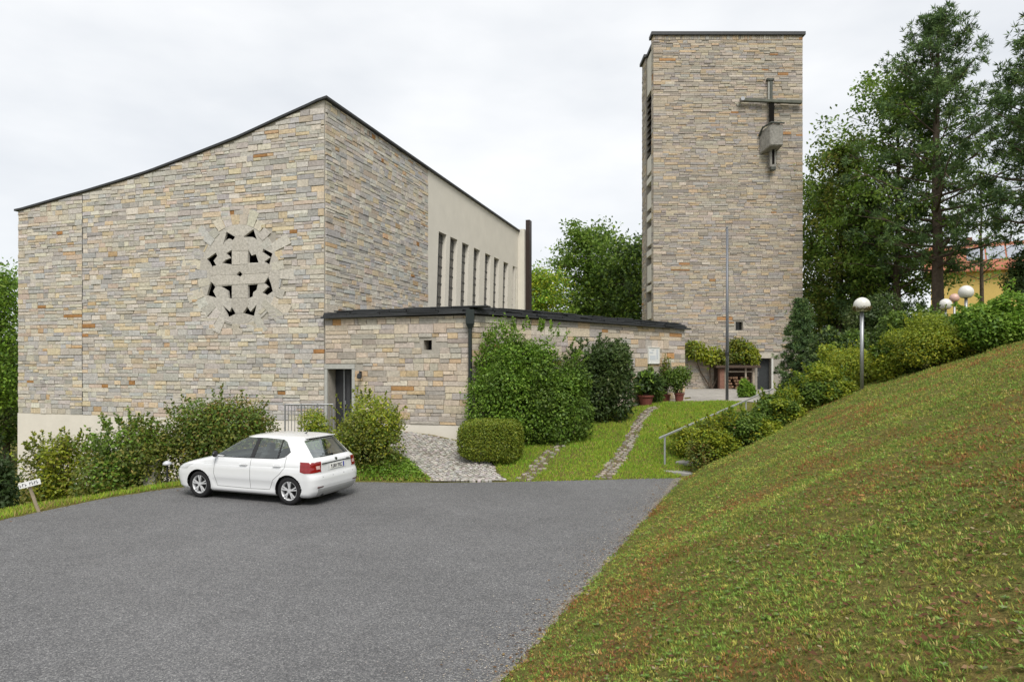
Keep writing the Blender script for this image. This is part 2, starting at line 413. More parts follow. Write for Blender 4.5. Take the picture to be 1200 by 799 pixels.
def cobbles(name, poly, size, keep, parent, gap=.16, colr=(.42, .40, .365), off=.0):
    X0, Y0 = np.min(poly, 0); X1, Y1 = np.max(poly, 0)
    mb = MB(); i = 0; y = Y0
    cs = []
    while y < Y1:
        x = X0 + (i % 2)*size*.5
        while x < X1:
            cs.append((x + random.uniform(-.15, .15)*size, y + random.uniform(-.12, .12)*size)); x += size
        y += size; i += 1
    cs = np.array(cs); ok = inpoly(cs[:, 0], cs[:, 1], poly); cs = cs[ok]; zs = ground_z(cs[:, 0], cs[:, 1])
    for (x, y), z in zip(cs, zs):
        if random.random() > keep: continue
        h = size*(1-gap)/2; a = random.uniform(-.25, .25); ca, sa = math.cos(a), math.sin(a)
        g = random.uniform(.7, 1.3); c = tuple(g*k*random.uniform(.95, 1.05) for k in colr)
        zt = z + off + random.uniform(.03, .055); vs = []
        for hh, zz in ((h, z-.03), (h*.97, zt-.012), (h*.7, zt)):
            for p, q in ((-1,-1),(1,-1),(1,1),(-1,1)):
                u, v = p*hh*random.uniform(.88, 1.08), q*hh*random.uniform(.88, 1.08); vs.append((x+u*ca-v*sa, y+u*sa+v*ca, zz))
        mb.add(vs, [(0,1,5,4),(1,2,6,5),(2,3,7,6),(3,0,4,7),(4,5,9,8),(5,6,10,9),(6,7,11,10),(7,4,8,11),(8,9,10,11)], c)
    o = mb.build(name, STONE, parent, attr=True); o['kind'] = 'stuff'; return o
cobbles('cobblestone', PATH, .105, .97, cobble_path, colr=(.36, .34, .31))
def strip(a, b, w):
    a, b = np.array(a), np.array(b); d = (b-a)/np.hypot(*(b-a)); n = np.array((-d[1], d[0]))*w/2
    k = np.linspace(0, 1, 9); L = [a+(b-a)*t - n*(1+.25*math.sin(7*t)) for t in k]; Rr = [a+(b-a)*t + n*(1+.2*math.cos(9*t)) for t in k]
    return [tuple(p) for p in L + Rr[::-1]]
TRACK1 = strip((.25, 17.7), (3.1, 25.3), .40); TRACK2 = strip((2.4, 18.0), (5.45, 26.2), .36)
for k, (tr, kp, lb) in enumerate(((TRACK1, .5, 'half overgrown stone wheel track nearest the clipped box shrub'), (TRACK2, .85, 'stone wheel track through the lawn beside the handrail'))):
    o = sheet('wheel_track', tr, .012, mat('track_soil', (.12, .095, .06), .95, spec=.1, var=.4, bump=.6), lb, 'track', jitter=.15)
    cobbles('cobblestone', tr, .16, kp, o, gap=.22, colr=(.27, .24, .20))

# ------------------------------------------------------------------ walls
class Plane:
    def __init__(s, O, u, n):
        s.O = Vector((O[0], O[1])); s.u = Vector(u).normalized(); s.n = Vector(n).normalized()
    def p(s, a, z, off=0.0):
        q = s.O + s.u*a + s.n*off; return Vector((q.x, q.y, z))
    def from_px(s, x, y):
        k = (x-CX)/F; den = s.u.x - k*s.u.y                      # O.x + a u.x = k (O.y + a u.y)
        a = (k*s.O.y - s.O.x)/den; d = s.O.y + a*s.u.y
        return a, CAMZ + (CY-y)/F*d

def wall(name, pl, outer, holes, th, m, parent, off=0.0):
    bm = bmesh.new(); es = []
    for loop in [outer] + holes:
        vs = [bm.verts.new(pl.p(a, z, off)) for a, z in loop]
        es += [bm.edges.new((vs[i], vs[(i+1) % len(vs)])) for i in range(len(vs))]
    bmesh.ops.triangle_fill(bm, use_beauty=True, edges=es, normal=(pl.n.x, pl.n.y, 0))
    ex = bmesh.ops.extrude_face_region(bm, geom=bm.faces[:])
    mv = [g for g in ex['geom'] if isinstance(g, bmesh.types.BMVert)]
    bmesh.ops.translate(bm, verts=mv, vec=(-pl.n.x*th, -pl.n.y*th, 0))
    bmesh.ops.recalc_face_normals(bm, faces=bm.faces)
    inv = wmat(parent).inverted() if parent else Matrix.Identity(4)
    bmesh.ops.transform(bm, matrix=inv, verts=bm.verts)
    me = bpy.data.meshes.new(name); bm.to_mesh(me); bm.free()
    return new_obj(name, me, parent, m)

PAL_A = [((0.464,0.435,0.391), 34), ((0.509,0.465,0.382), 26), ((0.413,0.402,0.386), 16), ((0.541,0.450,0.313), 11), ((0.490,0.410,0.328), 9), ((0.377,0.355,0.328), 6), ((0.560,0.520,0.450), 9), ((0.469,0.330,0.196), 1.4), ((0.337,0.175,0.068), .55)]
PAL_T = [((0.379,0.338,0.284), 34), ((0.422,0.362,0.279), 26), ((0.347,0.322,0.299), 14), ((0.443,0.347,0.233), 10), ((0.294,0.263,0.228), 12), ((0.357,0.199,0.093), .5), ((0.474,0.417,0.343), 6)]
PAL_W = [((0.451,0.401,0.335), 30), ((0.505,0.427,0.330), 26), ((0.398,0.365,0.330), 14), ((0.495,0.375,0.240), 11), ((0.355,0.314,0.272), 8), ((0.537,0.477,0.402), 8), ((0.430,0.244,0.105), 2)]
def stone_col(pal):
    cs, ws = zip(*pal); c = random.choices(cs, ws)[0]; g = random.uniform(.86, 1.14)
    return tuple(min(.8, k*g*random.uniform(.97, 1.03)) for k in c)

def lay_stones(pl, s0, s1, z0, topf, holes=(), pal=PAL_A, ch=(.085, .205), ln=(.20, .78), prot=(.018, .046), gap=.018, off=0.0):
    """coursed rubble: list of (weight, verts, faces, colour). holes: functions (a,z)->True where no stone may stand"""
    out = []; z = z0
    zmax = max(topf(s0), topf(s1), topf((s0+s1)/2)); mean = (ch[0]+ch[1])/2
    def splits(lo, hi, step, jit):
        k = max(1, round((hi-lo)/step + random.uniform(-.45, .45))); q = [lo] + [lo+(hi-lo)*(i+random.uniform(-jit, jit))/k for i in range(1, k)] + [hi]; return list(zip(q[:-1], q[1:]))
    while z < zmax - .03:
        H = random.uniform(1.3, 3.1)*mean; a = s0 + random.uniform(-.8, 0)
        while a < s1 - .02:
            w = random.uniform(.8, 2.4)*ln[1]; a0, a1 = max(a, s0), min(a+w, s1)
            if s1 - a1 < .2: a1 = s1
            a = a1 if a1 == s1 else a + w
            if a1 - a0 < .06: continue
            for b0, b1 in splits(z, z+H, mean, .24):
                for c0, c1 in splits(a0, a1, (ln[0]+ln[1])*.5*random.choice((.6, .9, 1.2)), .3):
                    tl, tr = min(b1, topf(c0)), min(b1, topf(c1))
                    if min(tl, tr) - b0 < .03: continue
                    cm, bm_ = (c0+c1)/2, (b0+b1)/2
                    if any(hf(x, y) for hf in holes for x in (c0+.03, cm, c1-.03) for y in (b0+.03, bm_, min(tl, tr)-.02)): continue
                    g = gap*random.uniform(.12, .6); j = lambda: random.uniform(-.007, .007)
                    oc = [(c0+g, b0+g*.8), (c1-g, b0+g*.8), (c1-g, tr-g*.8), (c0+g, tl-g*.8)]
                    oc = [(x+j(), y+j()*.8) for x, y in oc]
                    p = random.uniform(*prot); bv = min(.012, (tl-b0)*.16)
                    mx, my = sum(x for x, _ in oc)/4, sum(y for _, y in oc)/4
                    ic = [(x + (bv if x < mx else -bv), y + (bv if y < my else -bv)) for x, y in oc]
                    vs = [pl.p(x, y, off-.03) for x, y in oc] + [pl.p(x, y, off+p-bv*.7) for x, y in oc] + [pl.p(x, y, off+p+random.uniform(-.007, .007)) for x, y in ic]
                    fs = [(0,1,5,4),(1,2,6,5),(2,3,7,6),(3,0,4,7),(4,5,9,8),(5,6,10,9),(6,7,11,10),(7,4,8,11),(8,9,10,11)]
                    c = pl.p(cm, bm_); area = (c1-c0)*(min(tl, tr)-b0)
                    view = Vector((c.x, c.y, c.z-CAMZ)); cosv = abs(view.normalized().dot(Vector((pl.n.x, pl.n.y, 0))))
                    out.append((area*cosv/view.length_squared, vs, fs, stone_col(pal)))
        z += H
    return out

def place_stones(lst, parent, most=300):
    lst = sorted(lst, key=lambda t: -t[0])
    inv = wmat(parent).inverted()
    for _, vs, fs, c in lst[:most]:
        me = bpy.data.meshes.new('stone'); me.from_pydata([inv @ v for v in vs], [], fs)
        a = me.color_attributes.new('Col', 'FLOAT_COLOR', 'POINT'); a.data.foreach_set('color', [*c, 1.0]*len(vs))
        new_obj('stone', me, parent, STONE)
    if len(lst) > most:
        mb = MB()
        for _, vs, fs, c in lst[most:]: mb.add(vs, fs, c)
        o = mb.build('stonework', STONE, parent, attr=True); o['kind'] = 'stuff'

# ------------------------------------------------------------------ church
TH = R(17.4); Cc = Vector((-6.34, 23.07))
FRONT = Plane(Cc, (-math.cos(TH), math.sin(TH)), (-math.sin(TH), -math.cos(TH)))
SIDE = Plane(Cc, (math.sin(TH), math.cos(TH)), (math.cos(TH), -math.sin(TH)))
church = empty('church', (Cc.x, Cc.y, -1.8), 'stone church with a swooping roofline and a carved cross in its front wall', 'church')
STB = 1.1                                             # bottom of the stone facing
W_F, L_S = 14.0, 22.2
roof_px = [(380,115.5),(368,121.5),(330,138.5),(280,161.5),(230,181),(176,201.5),(140,213),(100,225),(76,231.5),(22,247)]
rc = sorted(FRONT.from_px(*p) for p in roof_px); rs = [a for a, _ in rc]; rz_ = [z for _, z in rc]
def roof_z(a): return float(np.interp(a, rs, rz_))
TOPZ = roof_z(0)
# rose window: photo crop units -> wall coordinates
def rp(cx_, cy_): return FRONT.from_px(230 + cx_/6.39, 255 + cy_/6.39)
RC = (328, 425)
def ell(a, b, t): return (RC[0] + a*math.cos(t), RC[1] + b*math.sin(t))
rose_hole = [rp(*ell(300, 382, 2*math.pi*k/24)) for k in range(24)]
rose_c = rp(*RC); rw = abs(rp(RC[0]+400, RC[1])[0]-rose_c[0]); rh = abs(rp(RC[0], RC[1]+475)[1]-rose_c[1])
def in_rose(a, z): return ((a-rose_c[0])/(rw*.80))**2 + ((z-rose_c[1])/(rh*.80))**2 < 1
outer = [(0, -3), (W_F, -3)] + [(a, roof_z(a)-.02) for a in np.linspace(W_F, 0, 24)]
wall('front_wall', FRONT, outer, [rose_hole], .45, MORTAR, church)
J = FRONT.from_px(97, 300)[0]                         # expansion joint
stones = []
for a0, a1 in ((0.0, J-.016), (J+.016, W_F)):
    stones += lay_stones(FRONT, a0, a1, STB, lambda a: roof_z(a)-.05, (in_rose,), PAL_A)
_jm = MB(); _jm.prism([(J-.014, STB), (J+.014, STB), (J+.014, roof_z(J)-.1), (J-.014, roof_z(J)-.1)], lambda a, z: FRONT.p(a, z, -.02), lambda a, z: FRONT.p(a, z, .012)); _jm.build('expansion_joint', DARKMETAL, church)
S_ST = SIDE.from_px(501, 300)[0]
side_top = lambda a: TOPZ - .012*a
wall('side_stone_wall', SIDE, [(0.46, -3), (S_ST, -3), (S_ST, side_top(S_ST)-.02), (0.46, side_top(0)-.02)], [], .45, MORTAR, church)
stones += lay_stones(SIDE, 0.05, S_ST, 1.5, lambda a: side_top(a)-.05, (), PAL_A)
place_stones(stones, church, 300)
MB().prism([(-.02, -3), (W_F+.03, -3), (W_F+.03, STB), (-.02, STB)], lambda a, z: FRONT.p(a, z, -.2), lambda a, z: FRONT.p(a, z, .018)).build('plinth', PLINTH, church)
# other walls
LEFT = Plane(FRONT.p(W_F, 0).xy, SIDE.u, -SIDE.n)
wall('rear_side_wall', LEFT, [(0.46, -3), (L_S, -3), (L_S, rz_[-1]-.1), (0.46, rz_[-1]-.1)], [], .4, PLASTER, church)
BACK = Plane(SIDE.p(L_S, 0).xy, FRONT.u, -FRONT.n)
wall('rear_wall', BACK, [(0.0, -3), (W_F, -3)] + [(a, roof_z(a)-.1) for a in np.linspace(W_F, 0, 16)], [], .4, PLASTER, church)
# plaster nave wall with leaning slots
slot_px = [513.75, 527.3, 541.3, 555.0, 568.2, 578.7, 589.8, 600.6]
SW, ZT, ZB, LEAN = .95, 9.32, 3.9, .42
slots = []
for x in slot_px:
    a = SIDE.from_px(x, 300)[0]; slots.append([(a-LEAN, ZB), (a-LEAN+SW, ZB), (a+SW, ZT), (a, ZT)])
wall('nave_wall', SIDE, [(S_ST, -3), (L_S+.3, -3), (L_S+.3, side_top(L_S)-.02), (S_ST, side_top(S_ST)-.02)], slots, .5, PLASTER, church, off=.02)
GL = mat('leaded_glass', (.05, .05, .048), .25, spec=.5, var=.6, vscale=7, bump=.6, bscale=9)
for q in slots:
    mb = MB(); mb.prism(q, lambda a, z: SIDE.p(a, z, -.26), lambda a, z: SIDE.p(a, z, -.19)); w = mb.build('window', GL, church)
    nseg = 11
    for k in range(1, nseg):
        fb = MB(); t = k/nseg + random.uniform(-.02, .02); z = ZB + (ZT-ZB)*t; a = q[0][0] + LEAN*t
        fb.add([SIDE.p(a+e, z+dz, o) for o in (-.19, -.165) for e, dz in ((0, -.03), (SW, -.03), (SW, .03), (0, .03))], [(0,1,2,3),(4,5,6,7),(0,1,5,4),(1,2,6,5),(2,3,7,6),(3,0,4,7)])
        fb.build('glazing_bar', DARKMETAL, w)
    fb = MB()
    for e0 in (SW*.5-.02,):
        fb.add([SIDE.p(a+e, z, o) for o in (-.19, -.16) for a, z, e in ((q[0][0], ZB, e0), (q[0][0], ZB, e0+.05), (q[3][0], ZT, e0+.05), (q[3][0], ZT, e0))], [(0,1,2,3),(4,5,6,7),(0,1,5,4),(1,2,6,5),(2,3,7,6),(3,0,4,7)])
    fb.build('mullion', DARKMETAL, w)
# projecting pier and flue at the far end
MB().prism([(L_S+.3, -3), (L_S+1.6, -3), (L_S+1.6, side_top(L_S)+.12), (L_S+.3, side_top(L_S)+.12)], lambda a, z: SIDE.p(a, z, -.6), lambda a, z: SIDE.p(a, z, .42)).build('pier', PLASTER, church)
MB().prism([(L_S+.55, 3), (L_S+1.05, 3), (L_S+1.05, side_top(L_S)+.75), (L_S+.55, side_top(L_S)+.75)], lambda a, z: SIDE.p(a, z, .45), lambda a, z: SIDE.p(a, z, .72)).build('flue', mat('brown_copper', (.035, .022, .018), .5, metal=.3, var=.3), church)
# roof: curved sheet with a thin dark verge
mb = MB(); A = list(np.linspace(-.14, W_F+.14, 40)); vs = []; n = len(A)
for off, dz in ((.09, -.02), (.09, .055)):
    for a in A:
        vs.append(FRONT.p(a, roof_z(max(0, min(W_F, a))) + dz + (.05 if a < 0 else 0)*0, off))
for off, dz in ((-L_S-.5, -.02), (-L_S-.5, .055)):
    for a in A:
        q = FRONT.p(a, roof_z(max(0, min(W_F, a))) + dz - .012*L_S, off); vs.append(q)
fs = []
for i in range(n-1):
    fs += [(i, i+1, n+i+1, n+i), (n+i, n+i+1, 3*n+i+1, 3*n+i), (i, 2*n+i, 2*n+i+1, i+1), (2*n+i, 3*n+i, 3*n+i+1, 2*n+i+1)]
fs += [(0, n, 3*n, 2*n), (n-1, 3*n-1, 4*n-1, 2*n-1)]
mb.add(vs, fs).build('roof', SLATE, church)
# carved cross window
rose = MB(); rose.prism([(rose_c[0]+rw*.8*math.cos(t), rose_c[1]+rh*.8*math.sin(t)) for t in np.linspace(0, 2*math.pi, 20, endpoint=False)], lambda a, z: FRONT.p(a, z, -.70), lambda a, z: FRONT.p(a, z, -.62))  # near-black backing stands in for the shade behind the openings
rose_o = rose.build('rose_window', VOID, church)
ln = MB(); q_ = [ell(297, 379, 2*math.pi*k/24) for k in range(24)]; vs = [FRONT.p(*rp(*p), o) for o in (-.10, -.6) for p in q_]
ln.add(vs, [(k, (k+1) % 24, 24+(k+1) % 24, 24+k) for k in range(24)]).build('cavity_shade', VOID, rose_o)  # near-black ring added so the openings read as deep shade
def rose_piece(poly, pr, c, dep=.17):
    pts = [rp(*p) for p in poly]
    MB().prism(pts, lambda a, z: FRONT.p(a, z, pr-dep), lambda a, z: FRONT.p(a, z, pr), c).build('carved_stone', STONE, rose_o, attr=True)
def GR():
    g = random.uniform(.9, 1.06); return tuple(g*k for k in (.47, .44, .39))
rose_pieces = [
 [(300,140),(330,137),(330,250),(272,250),(272,185)], [(333,137),(356,142),(388,190),(390,250),(333,250)],
 [(272,254),(330,254),(330,352),(272,352)], [(333,254),(390,254),(390,350),(333,350)],
 [(135,362),(330,355),(330,402),(304,427),(118,434),(105,400)], [(334,354),(545,346),(556,392),(550,412),(352,425),(334,402)],
 [(118,438),(306,430),(330,446),(330,500),(150,508),(110,478)], [(334,446),(352,429),(550,416),(545,445),(515,490),(334,500)],
 [(272,506),(388,502),(388,600),(272,604)],
 [(270,608),(388,604),(400,640),(372,690),(352,714),(300,718),(268,640)],
 [(160,282),(205,205),(230,172),(270,182),(270,245),(232,268),(256,300),(205,335),(152,352),(135,322)],
 [(402,152),(452,168),(503,243),(500,264),(552,300),(515,330),(548,350),(472,340),(452,275),(420,285),(393,240),(391,192)],
 [(147,520),(190,514),(238,550),(246,608),(270,608),(266,640),(268,668),(253,703),(205,658),(157,600),(132,550)],
 [(432,560),(462,502),(512,492),(538,512),(505,545),(498,562),(528,582),(456,652),(410,703),(388,668),(400,640),(390,606),(425,592)],
]
openings = [
 [(230,108),(302,150),(272,172),(250,158),(226,172),(204,204)], [(356,146),(432,88),(458,168),(420,146)],
 [(82,312),(150,264),(162,288),(134,324),(152,356),(130,398)], [(506,234),(578,272),(572,292),(552,358),(512,330),(556,300),(498,260)],
 [(116,478),(147,520),(130,552),(157,602),(82,582)], [(542,443),(568,512),(578,552),(530,584),(498,562),(540,520),(510,490)],
 [(203,658),(254,704),(270,668),(298,720),(240,748)], [(354,716),(386,668),(410,704),(456,652),(436,738)],
 [(270,242),(270,352),(198,340),(222,318),(256,304),(228,268)], [(393,238),(418,285),(450,274),(470,338),(391,340)],
 [(188,514),(270,508),(270,606),(246,606),(238,550)], [(390,505),(464,499),(456,540),(430,560),(426,592),(390,606)],
 [(328,400),(350,426),(328,448),(304,428)]]
wall('rose_panel', FRONT, [rp(*ell(303, 385, 2*math.pi*k/40)) for k in range(40)], [[rp(*p) for p in q] for q in openings], .09, mat('carved_panel', (.46, .435, .39), .85, spec=.25, bump=.6, bscale=20, var=.3, vscale=13), rose_o, off=.026)
for i, p in enumerate(rose_pieces[:10]): rose_piece(p, .034 + .003*(i % 4), GR(), .02)
keys = [[(228,106),(262,60),(330,45),(398,58),(432,88),(356,142),(330,134),(300,138)], [(240,748),(298,722),(330,718),(354,717),(436,738),(400,780),(330,800),(262,790)],
        [(40,300),(84,310),(130,396),(104,400),(116,436),(112,480),(84,582),(40,560),(28,430)], [(616,300),(576,270),(566,300),(552,356),(556,392),(550,445),(568,512),(578,552),(620,570),(632,430)]]
for i, p in enumerate(keys): rose_piece(p, .031+.002*i, GR(), .015)
NV = 34
for k in range(NV):
    tm = k*2*math.pi/NV; t0, t1 = tm - math.pi/NV + .006, tm + math.pi/NV - .006
    ro = random.uniform(.80, 1.22); dg_ = math.degrees(tm) % 180; nearhole = min(abs(dg_-h_) for h_ in (28, 152, 74, 106)) < 14
    ri = 1.0 if nearhole else random.uniform(.78, .98)
    rose_piece([ell(292*ri, 374*ri, t0), ell(292*ri, 374*ri, t1), ell(370*ro, 440*ro, t1), ell(370*ro, 440*ro, t0)], .032 + .002*(k % 6), stone_col(PAL_A[:4]), .08)

# ------------------------------------------------------------------ low annexe
A2 = Vector((-1.34, 21.5)); B2 = Vector((7.45, 29.5))
AF = Plane(Cc, (A2-Cc).normalized(), FRONT.n); LF = (A2-Cc).length
AF.n = Vector((AF.u.y, -AF.u.x))
ua = (B2-A2).normalized(); AS = Plane(A2, ua, (ua.y, -ua.x)); LA = (B2-A2).length
annexe = empty('annexe', (A2.x, A2.y, 0), 'low stone annexe with a dark layered roof edge joining church and tower', 'annexe')
ZR = 4.58
d0, d1 = AF.from_px(384.5, 440)[0], AF.from_px(413, 440)[0]; DT, DB = 2.88, .72
w0, w1 = AF.from_px(496.5, 403)[0], AF.from_px(506, 403)[0]; WT, WB = AF.from_px(501, 398.5)[1], AF.from_px(501, 410)[1]
door_h = [(d0, DB), (d1, DB), (d1, DT), (d0, DT)]; win_h = [(w0, WB), (w1, WB), (w1, WT), (w0, WT)]
wall('front_wall', AF, [(0.02, -3), (LF-.01, -3), (LF-.01, ZR), (0.02, ZR)], [door_h, win_h], .55, MORTAR, annexe)
fr = .11
hole = lambda a, z: (d0-fr < a < d1+fr and z < DT+.17) or (w0-.02 < a < w1+.02 and WB-.02 < z < WT+.02)
sts = lay_stones(AF, .05, LF-.02, STB, lambda a: ZR-.01, (hole,), PAL_W, ch=(.10, .235), ln=(.22, .8))
MB().prism([(d1+fr+.02, -3), (LF+.035, -3), (LF+.035, STB-.01), (d1+fr+.02, STB-.01)], lambda a, z: AF.p(a, z, -.3), lambda a, z: AF.p(a, z, .022)).build('plinth', PLINTH, annexe)
MB().prism([(.03, -3), (d0-fr-.02, -3), (d0-fr-.02, STB-.01), (.03, STB-.01)], lambda a, z: AF.p(a, z, -.3), lambda a, z: AF.p(a, z, .021)).build('plinth', PLINTH, annexe)
wall('side_wall', AS, [(0.0, -3), (LA, -3), (LA, ZR), (0.0, ZR)], [], .45, MORTAR, annexe)
sts += lay_stones(AS, .03, LA, 0.9, lambda a: ZR-.01, (), PAL_W, ch=(.12, .26), ln=(.3, 1.1))
place_stones(sts, annexe, 300)
# door with frame
JM = mat('door_frame_stone', (.40, .40, .37), .85, spec=.2, bump=.3, var=.15)
mb = MB(); S = lambda a0, a1, z0, z1, o0, o1: MB().prism([(a0, z0), (a1, z0), (a1, z1), (a0, z1)], lambda a, z: AF.p(a, z, o0), lambda a, z: AF.p(a, z, o1))
def sbox(mb, pl, a0, a1, z0, z1, o0, o1, c=None):
    return mb.add([pl.p(a, z, o) for o in (o0, o1) for a, z in ((a0, z0), (a1, z0), (a1, z1), (a0, z1))], [(0,1,2,3),(4,5,6,7),(0,1,5,4),(1,2,6,5),(2,3,7,6),(3,0,4,7)], c)
m1 = MB(); sbox(m1, AF, d0-fr, d0-.005, DB, DT, -.3, .05); sbox(m1, AF, d1+.005, d1+fr, DB, DT, -.3, .05); sbox(m1, AF, d0-fr, d1+fr, DT+.003, DT+.16, -.3, .06); m1.build('door_frame', JM, annexe)
dm = MB(); sbox(dm, AF, d0+.02, d1-.01, DB, DT-.01, -.50, -.44); door = dm.build('door', mat('dark_door', (.03, .031, .034), .5, var=.2), annexe)
dm = MB(); dw = (d0+d1)/2-.12; sbox(dm, AF, dw, dw+.04, DB, DT-.01, -.44, -.41); dm.build('door_post', GREYMETAL, door)
dm = MB()
for k in range(4): sbox(dm, AF, dw+.12+.17*k, dw+.24+.17*k, DB+.15, DT-.2, -.44, -.425)
dm.build('door_board', mat('door_board', (.05, .051, .055), .5), door)
dm = MB(); sbox(dm, AF, dw+.07, dw+.10, DB+.95, DB+1.08, -.44, -.38); dm.build('handle', GREYMETAL, door)
wm_ = MB(); sbox(wm_, AF, w0-.02, w1+.02, WB-.02, WT+.02, -.46, -.40); wm_.build('window', DARKGLASS, annexe)
# layered roof edge
def roof_slab(name, z0, z1, ov, m):
    pts = [AF.p(-.02, 0, ov).xy, None, AS.p(LA+ov*1.2, 0, ov).xy, AS.p(LA+ov*1.2, 0, -5).xy, SIDE.p(13.5, 0, .03).xy, SIDE.p(.05, 0, .06).xy]
    # corner where the two overhang lines meet
    p, r, q, s = AF.p(0, 0, ov).xy, AF.u, AS.p(0, 0, ov).xy, AS.u
    cr = r.x*s.y - r.y*s.x; t = ((q.x-p.x)*s.y - (q.y-p.y)*s.x)/cr; pts[1] = p + r*t
    sl = lambda v: .012*(v.x-Cc.x) if v.x < A2.x else .06 - .010*(v.x-A2.x)
    MB().prism([(p.x, p.y) for p in pts], lambda a, b: Vector((a, b, z0+sl(Vector((a, b))))), lambda a, b: Vector((a, b, z1+sl(Vector((a, b)))))).build(name, m, annexe)
roof_slab('roof_board', ZR-.01, ZR+.05, .20, SLATE)
roof_slab('roof_board', ZR+.056, ZR+.12, .06, SLATE)
roof_slab('roof_board', ZR+.126, ZR+.19, .02, SLATE)
# slates in ragged layers along the edge
for pl, L in ((AF, LF), (AS, LA)):
    for lay, (z0_, ov_) in enumerate(((.052, .16), (.122, .10), (.195, .05))):
        a = .05 + .2*lay
        while a < L-.4:
            w = random.uniform(.45, 1.2); sm = MB(); z = ZR+z0_ + (.012*a if pl is AF else .06-.0075*a) + random.uniform(0, .01)
            sbox(sm, pl, a, a+w-.02, z, z+random.uniform(.03, .058), -.3, ov_+random.uniform(-.02, .09)); sm.build('slate', SLATE, annexe); a += w
# gutter hopper and downpipe at the corner
cp = A2 + (AF.n+AS.n).normalized()*.14
mb = MB(); mb.tube([(cp.x, cp.y, .5), (cp.x, cp.y, ZR-.3)], .06, 10); mb.build('downpipe', mat('green_black_metal', (.022, .03, .028), .45, metal=.3), annexe)
mb = MB(); mb.add([(cp.x+dx*s, cp.y+dy*s, z) for z, s in ((ZR-.42, .07), (ZR-.28, .13), (ZR+.16, .13)) for dx, dy in ((-1,-1),(1,-1),(1,1),(-1,1))], [(0,1,2,3),(8,9,10,11)] + [(i+k*4, (i+1) % 4+k*4, (i+1) % 4+4+k*4, i+4+k*4) for k in (0, 1) for i in range(4)]); mb.build('hopper', MATS['green_black_metal'], annexe)
# back walls so that the annexe is closed
mb = MB(); e = AS.p(LA-.02, 0, -.46); sbox(mb, Plane(e.xy, -AS.n, AS.u), 0, 4.5, -3, ZR-.03, -.4, 0); mb.build('end_wall', PLASTER, annexe)

# things fixed to the annexe
ps, pz = AS.from_px(764.5, 416.5)
notice = empty('notice_board', AS.p(ps, pz-.3, .06), 'white square notice board on the annexe wall above the potted plants', 'notice board')
mb = MB(); sbox(mb, AS, ps-.36, ps+.36, pz-.31, pz+.31, .035, .075); mb.build('board', mat('white_board', (.72, .72, .70), .5), notice)
mb = MB()
for q in ((-.39, .39, -.34, -.31), (-.39, .39, .31, .34), (-.39, -.36, -.31, .31), (.36, .39, -.31, .31)): sbox(mb, AS, ps+q[0], ps+q[1], pz+q[2], pz+q[3], .03, .095)
mb.build('frame', mat('pale_frame', (.62, .62, .58), .5), notice)
for (a, b, c, d, g) in ((-.16, .02, .20, .24, .45), (-.30, -.05, .08, .15, .55), (-.27, .12, -.18, .0, .58), (.17, .30, -.15, .25, .56)):
    mb = MB(); sbox(mb, AS, ps+a, ps+b, pz+c, pz+d, .076, .079); mb.build('pinned_sheet', mat('sheet%d' % int(g*100), (g*.95, g, g*1.05), .8), notice)
ls, lz = AF.from_px(423.5, 438.5)
wl_ = empty('wall_lamp', AF.p(ls, lz, .05), 'small black wall lamp beside the annexe door', 'lamp')
mb = MB(); sbox(mb, AF, ls-.04, ls+.04, lz-.05, lz+.10, .04, .07); mb.build('bracket', DARKMETAL, wl_)
mb = MB(); mb.tube([AF.p(ls, lz+.08, .06), AF.p(ls+.02, lz+.1, .16), AF.p(ls+.04, lz+.04, .2)], .018, 6); mb.build('arm', DARKMETAL, wl_)
mb = MB(); c_ = AF.p(ls+.04, lz-.12, .2); mb.lathe([(.02, .17), (.075, .12), (.085, .0), (.03, -.03)], 10, at=c_); mb.build('lamp_shade', DARKMETAL, wl_)

# ------------------------------------------------------------------ bell tower
TX0, TX1, TD = 8.9, 18.3, 43.0
TF = Plane((TX0, TD), (1, 0), (0, -1)); TW = TX1-TX0; TZ = 23.75; TB = 1.4
tower = empty('bell_tower', (TX0+TW/2, TD+2, TB), 'tall rectangular stone bell tower behind the gravel court', 'tower')
tw0, tw1 = TF.from_px(862, 380)[0], TF.from_px(870.5, 380)[0]; twb, twt = TF.from_px(866, 387)[1], TF.from_px(866, 377)[1]
td0, td1 = TF.from_px(887.5, 430)[0], TF.from_px(903.5, 430)[0]; tdt = TF.from_px(890, 420)[1]
wall('front_wall', TF, [(0, -1), (TW, -1), (TW, TZ), (0, TZ)], [[(tw0, twb), (tw1, twb), (tw1, twt), (tw0, twt)], [(td0, TB), (td1, TB), (td1, tdt), (td0, tdt)]], .55, MORTAR, tower)
th_ = lambda a, z: (tw0-.04 < a < tw1+.04 and twb-.04 < z < twt+.04) or (td0-.28 < a < td1+.45 and z < tdt+.38)
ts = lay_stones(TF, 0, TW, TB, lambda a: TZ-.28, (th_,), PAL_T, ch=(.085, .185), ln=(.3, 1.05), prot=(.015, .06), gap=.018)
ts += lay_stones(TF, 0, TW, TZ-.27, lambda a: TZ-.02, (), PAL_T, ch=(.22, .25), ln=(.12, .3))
TL = Plane((TX0, TD+.02), (0, 1), (-1, 0))
wall('back_wall', Plane((TX0+.05, TD+3.85), (1, 0), (0, 1)), [(0, -1), (TW-.1, -1), (TW-.1, TZ-.25), (0, TZ-.25)], [], 1.3, MORTAR, tower)
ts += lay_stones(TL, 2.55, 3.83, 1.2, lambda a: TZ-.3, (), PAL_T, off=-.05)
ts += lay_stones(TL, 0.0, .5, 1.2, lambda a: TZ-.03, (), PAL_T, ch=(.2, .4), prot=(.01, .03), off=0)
TRP = Plane((TX1, TD+.02), (0, 1), (1, 0))
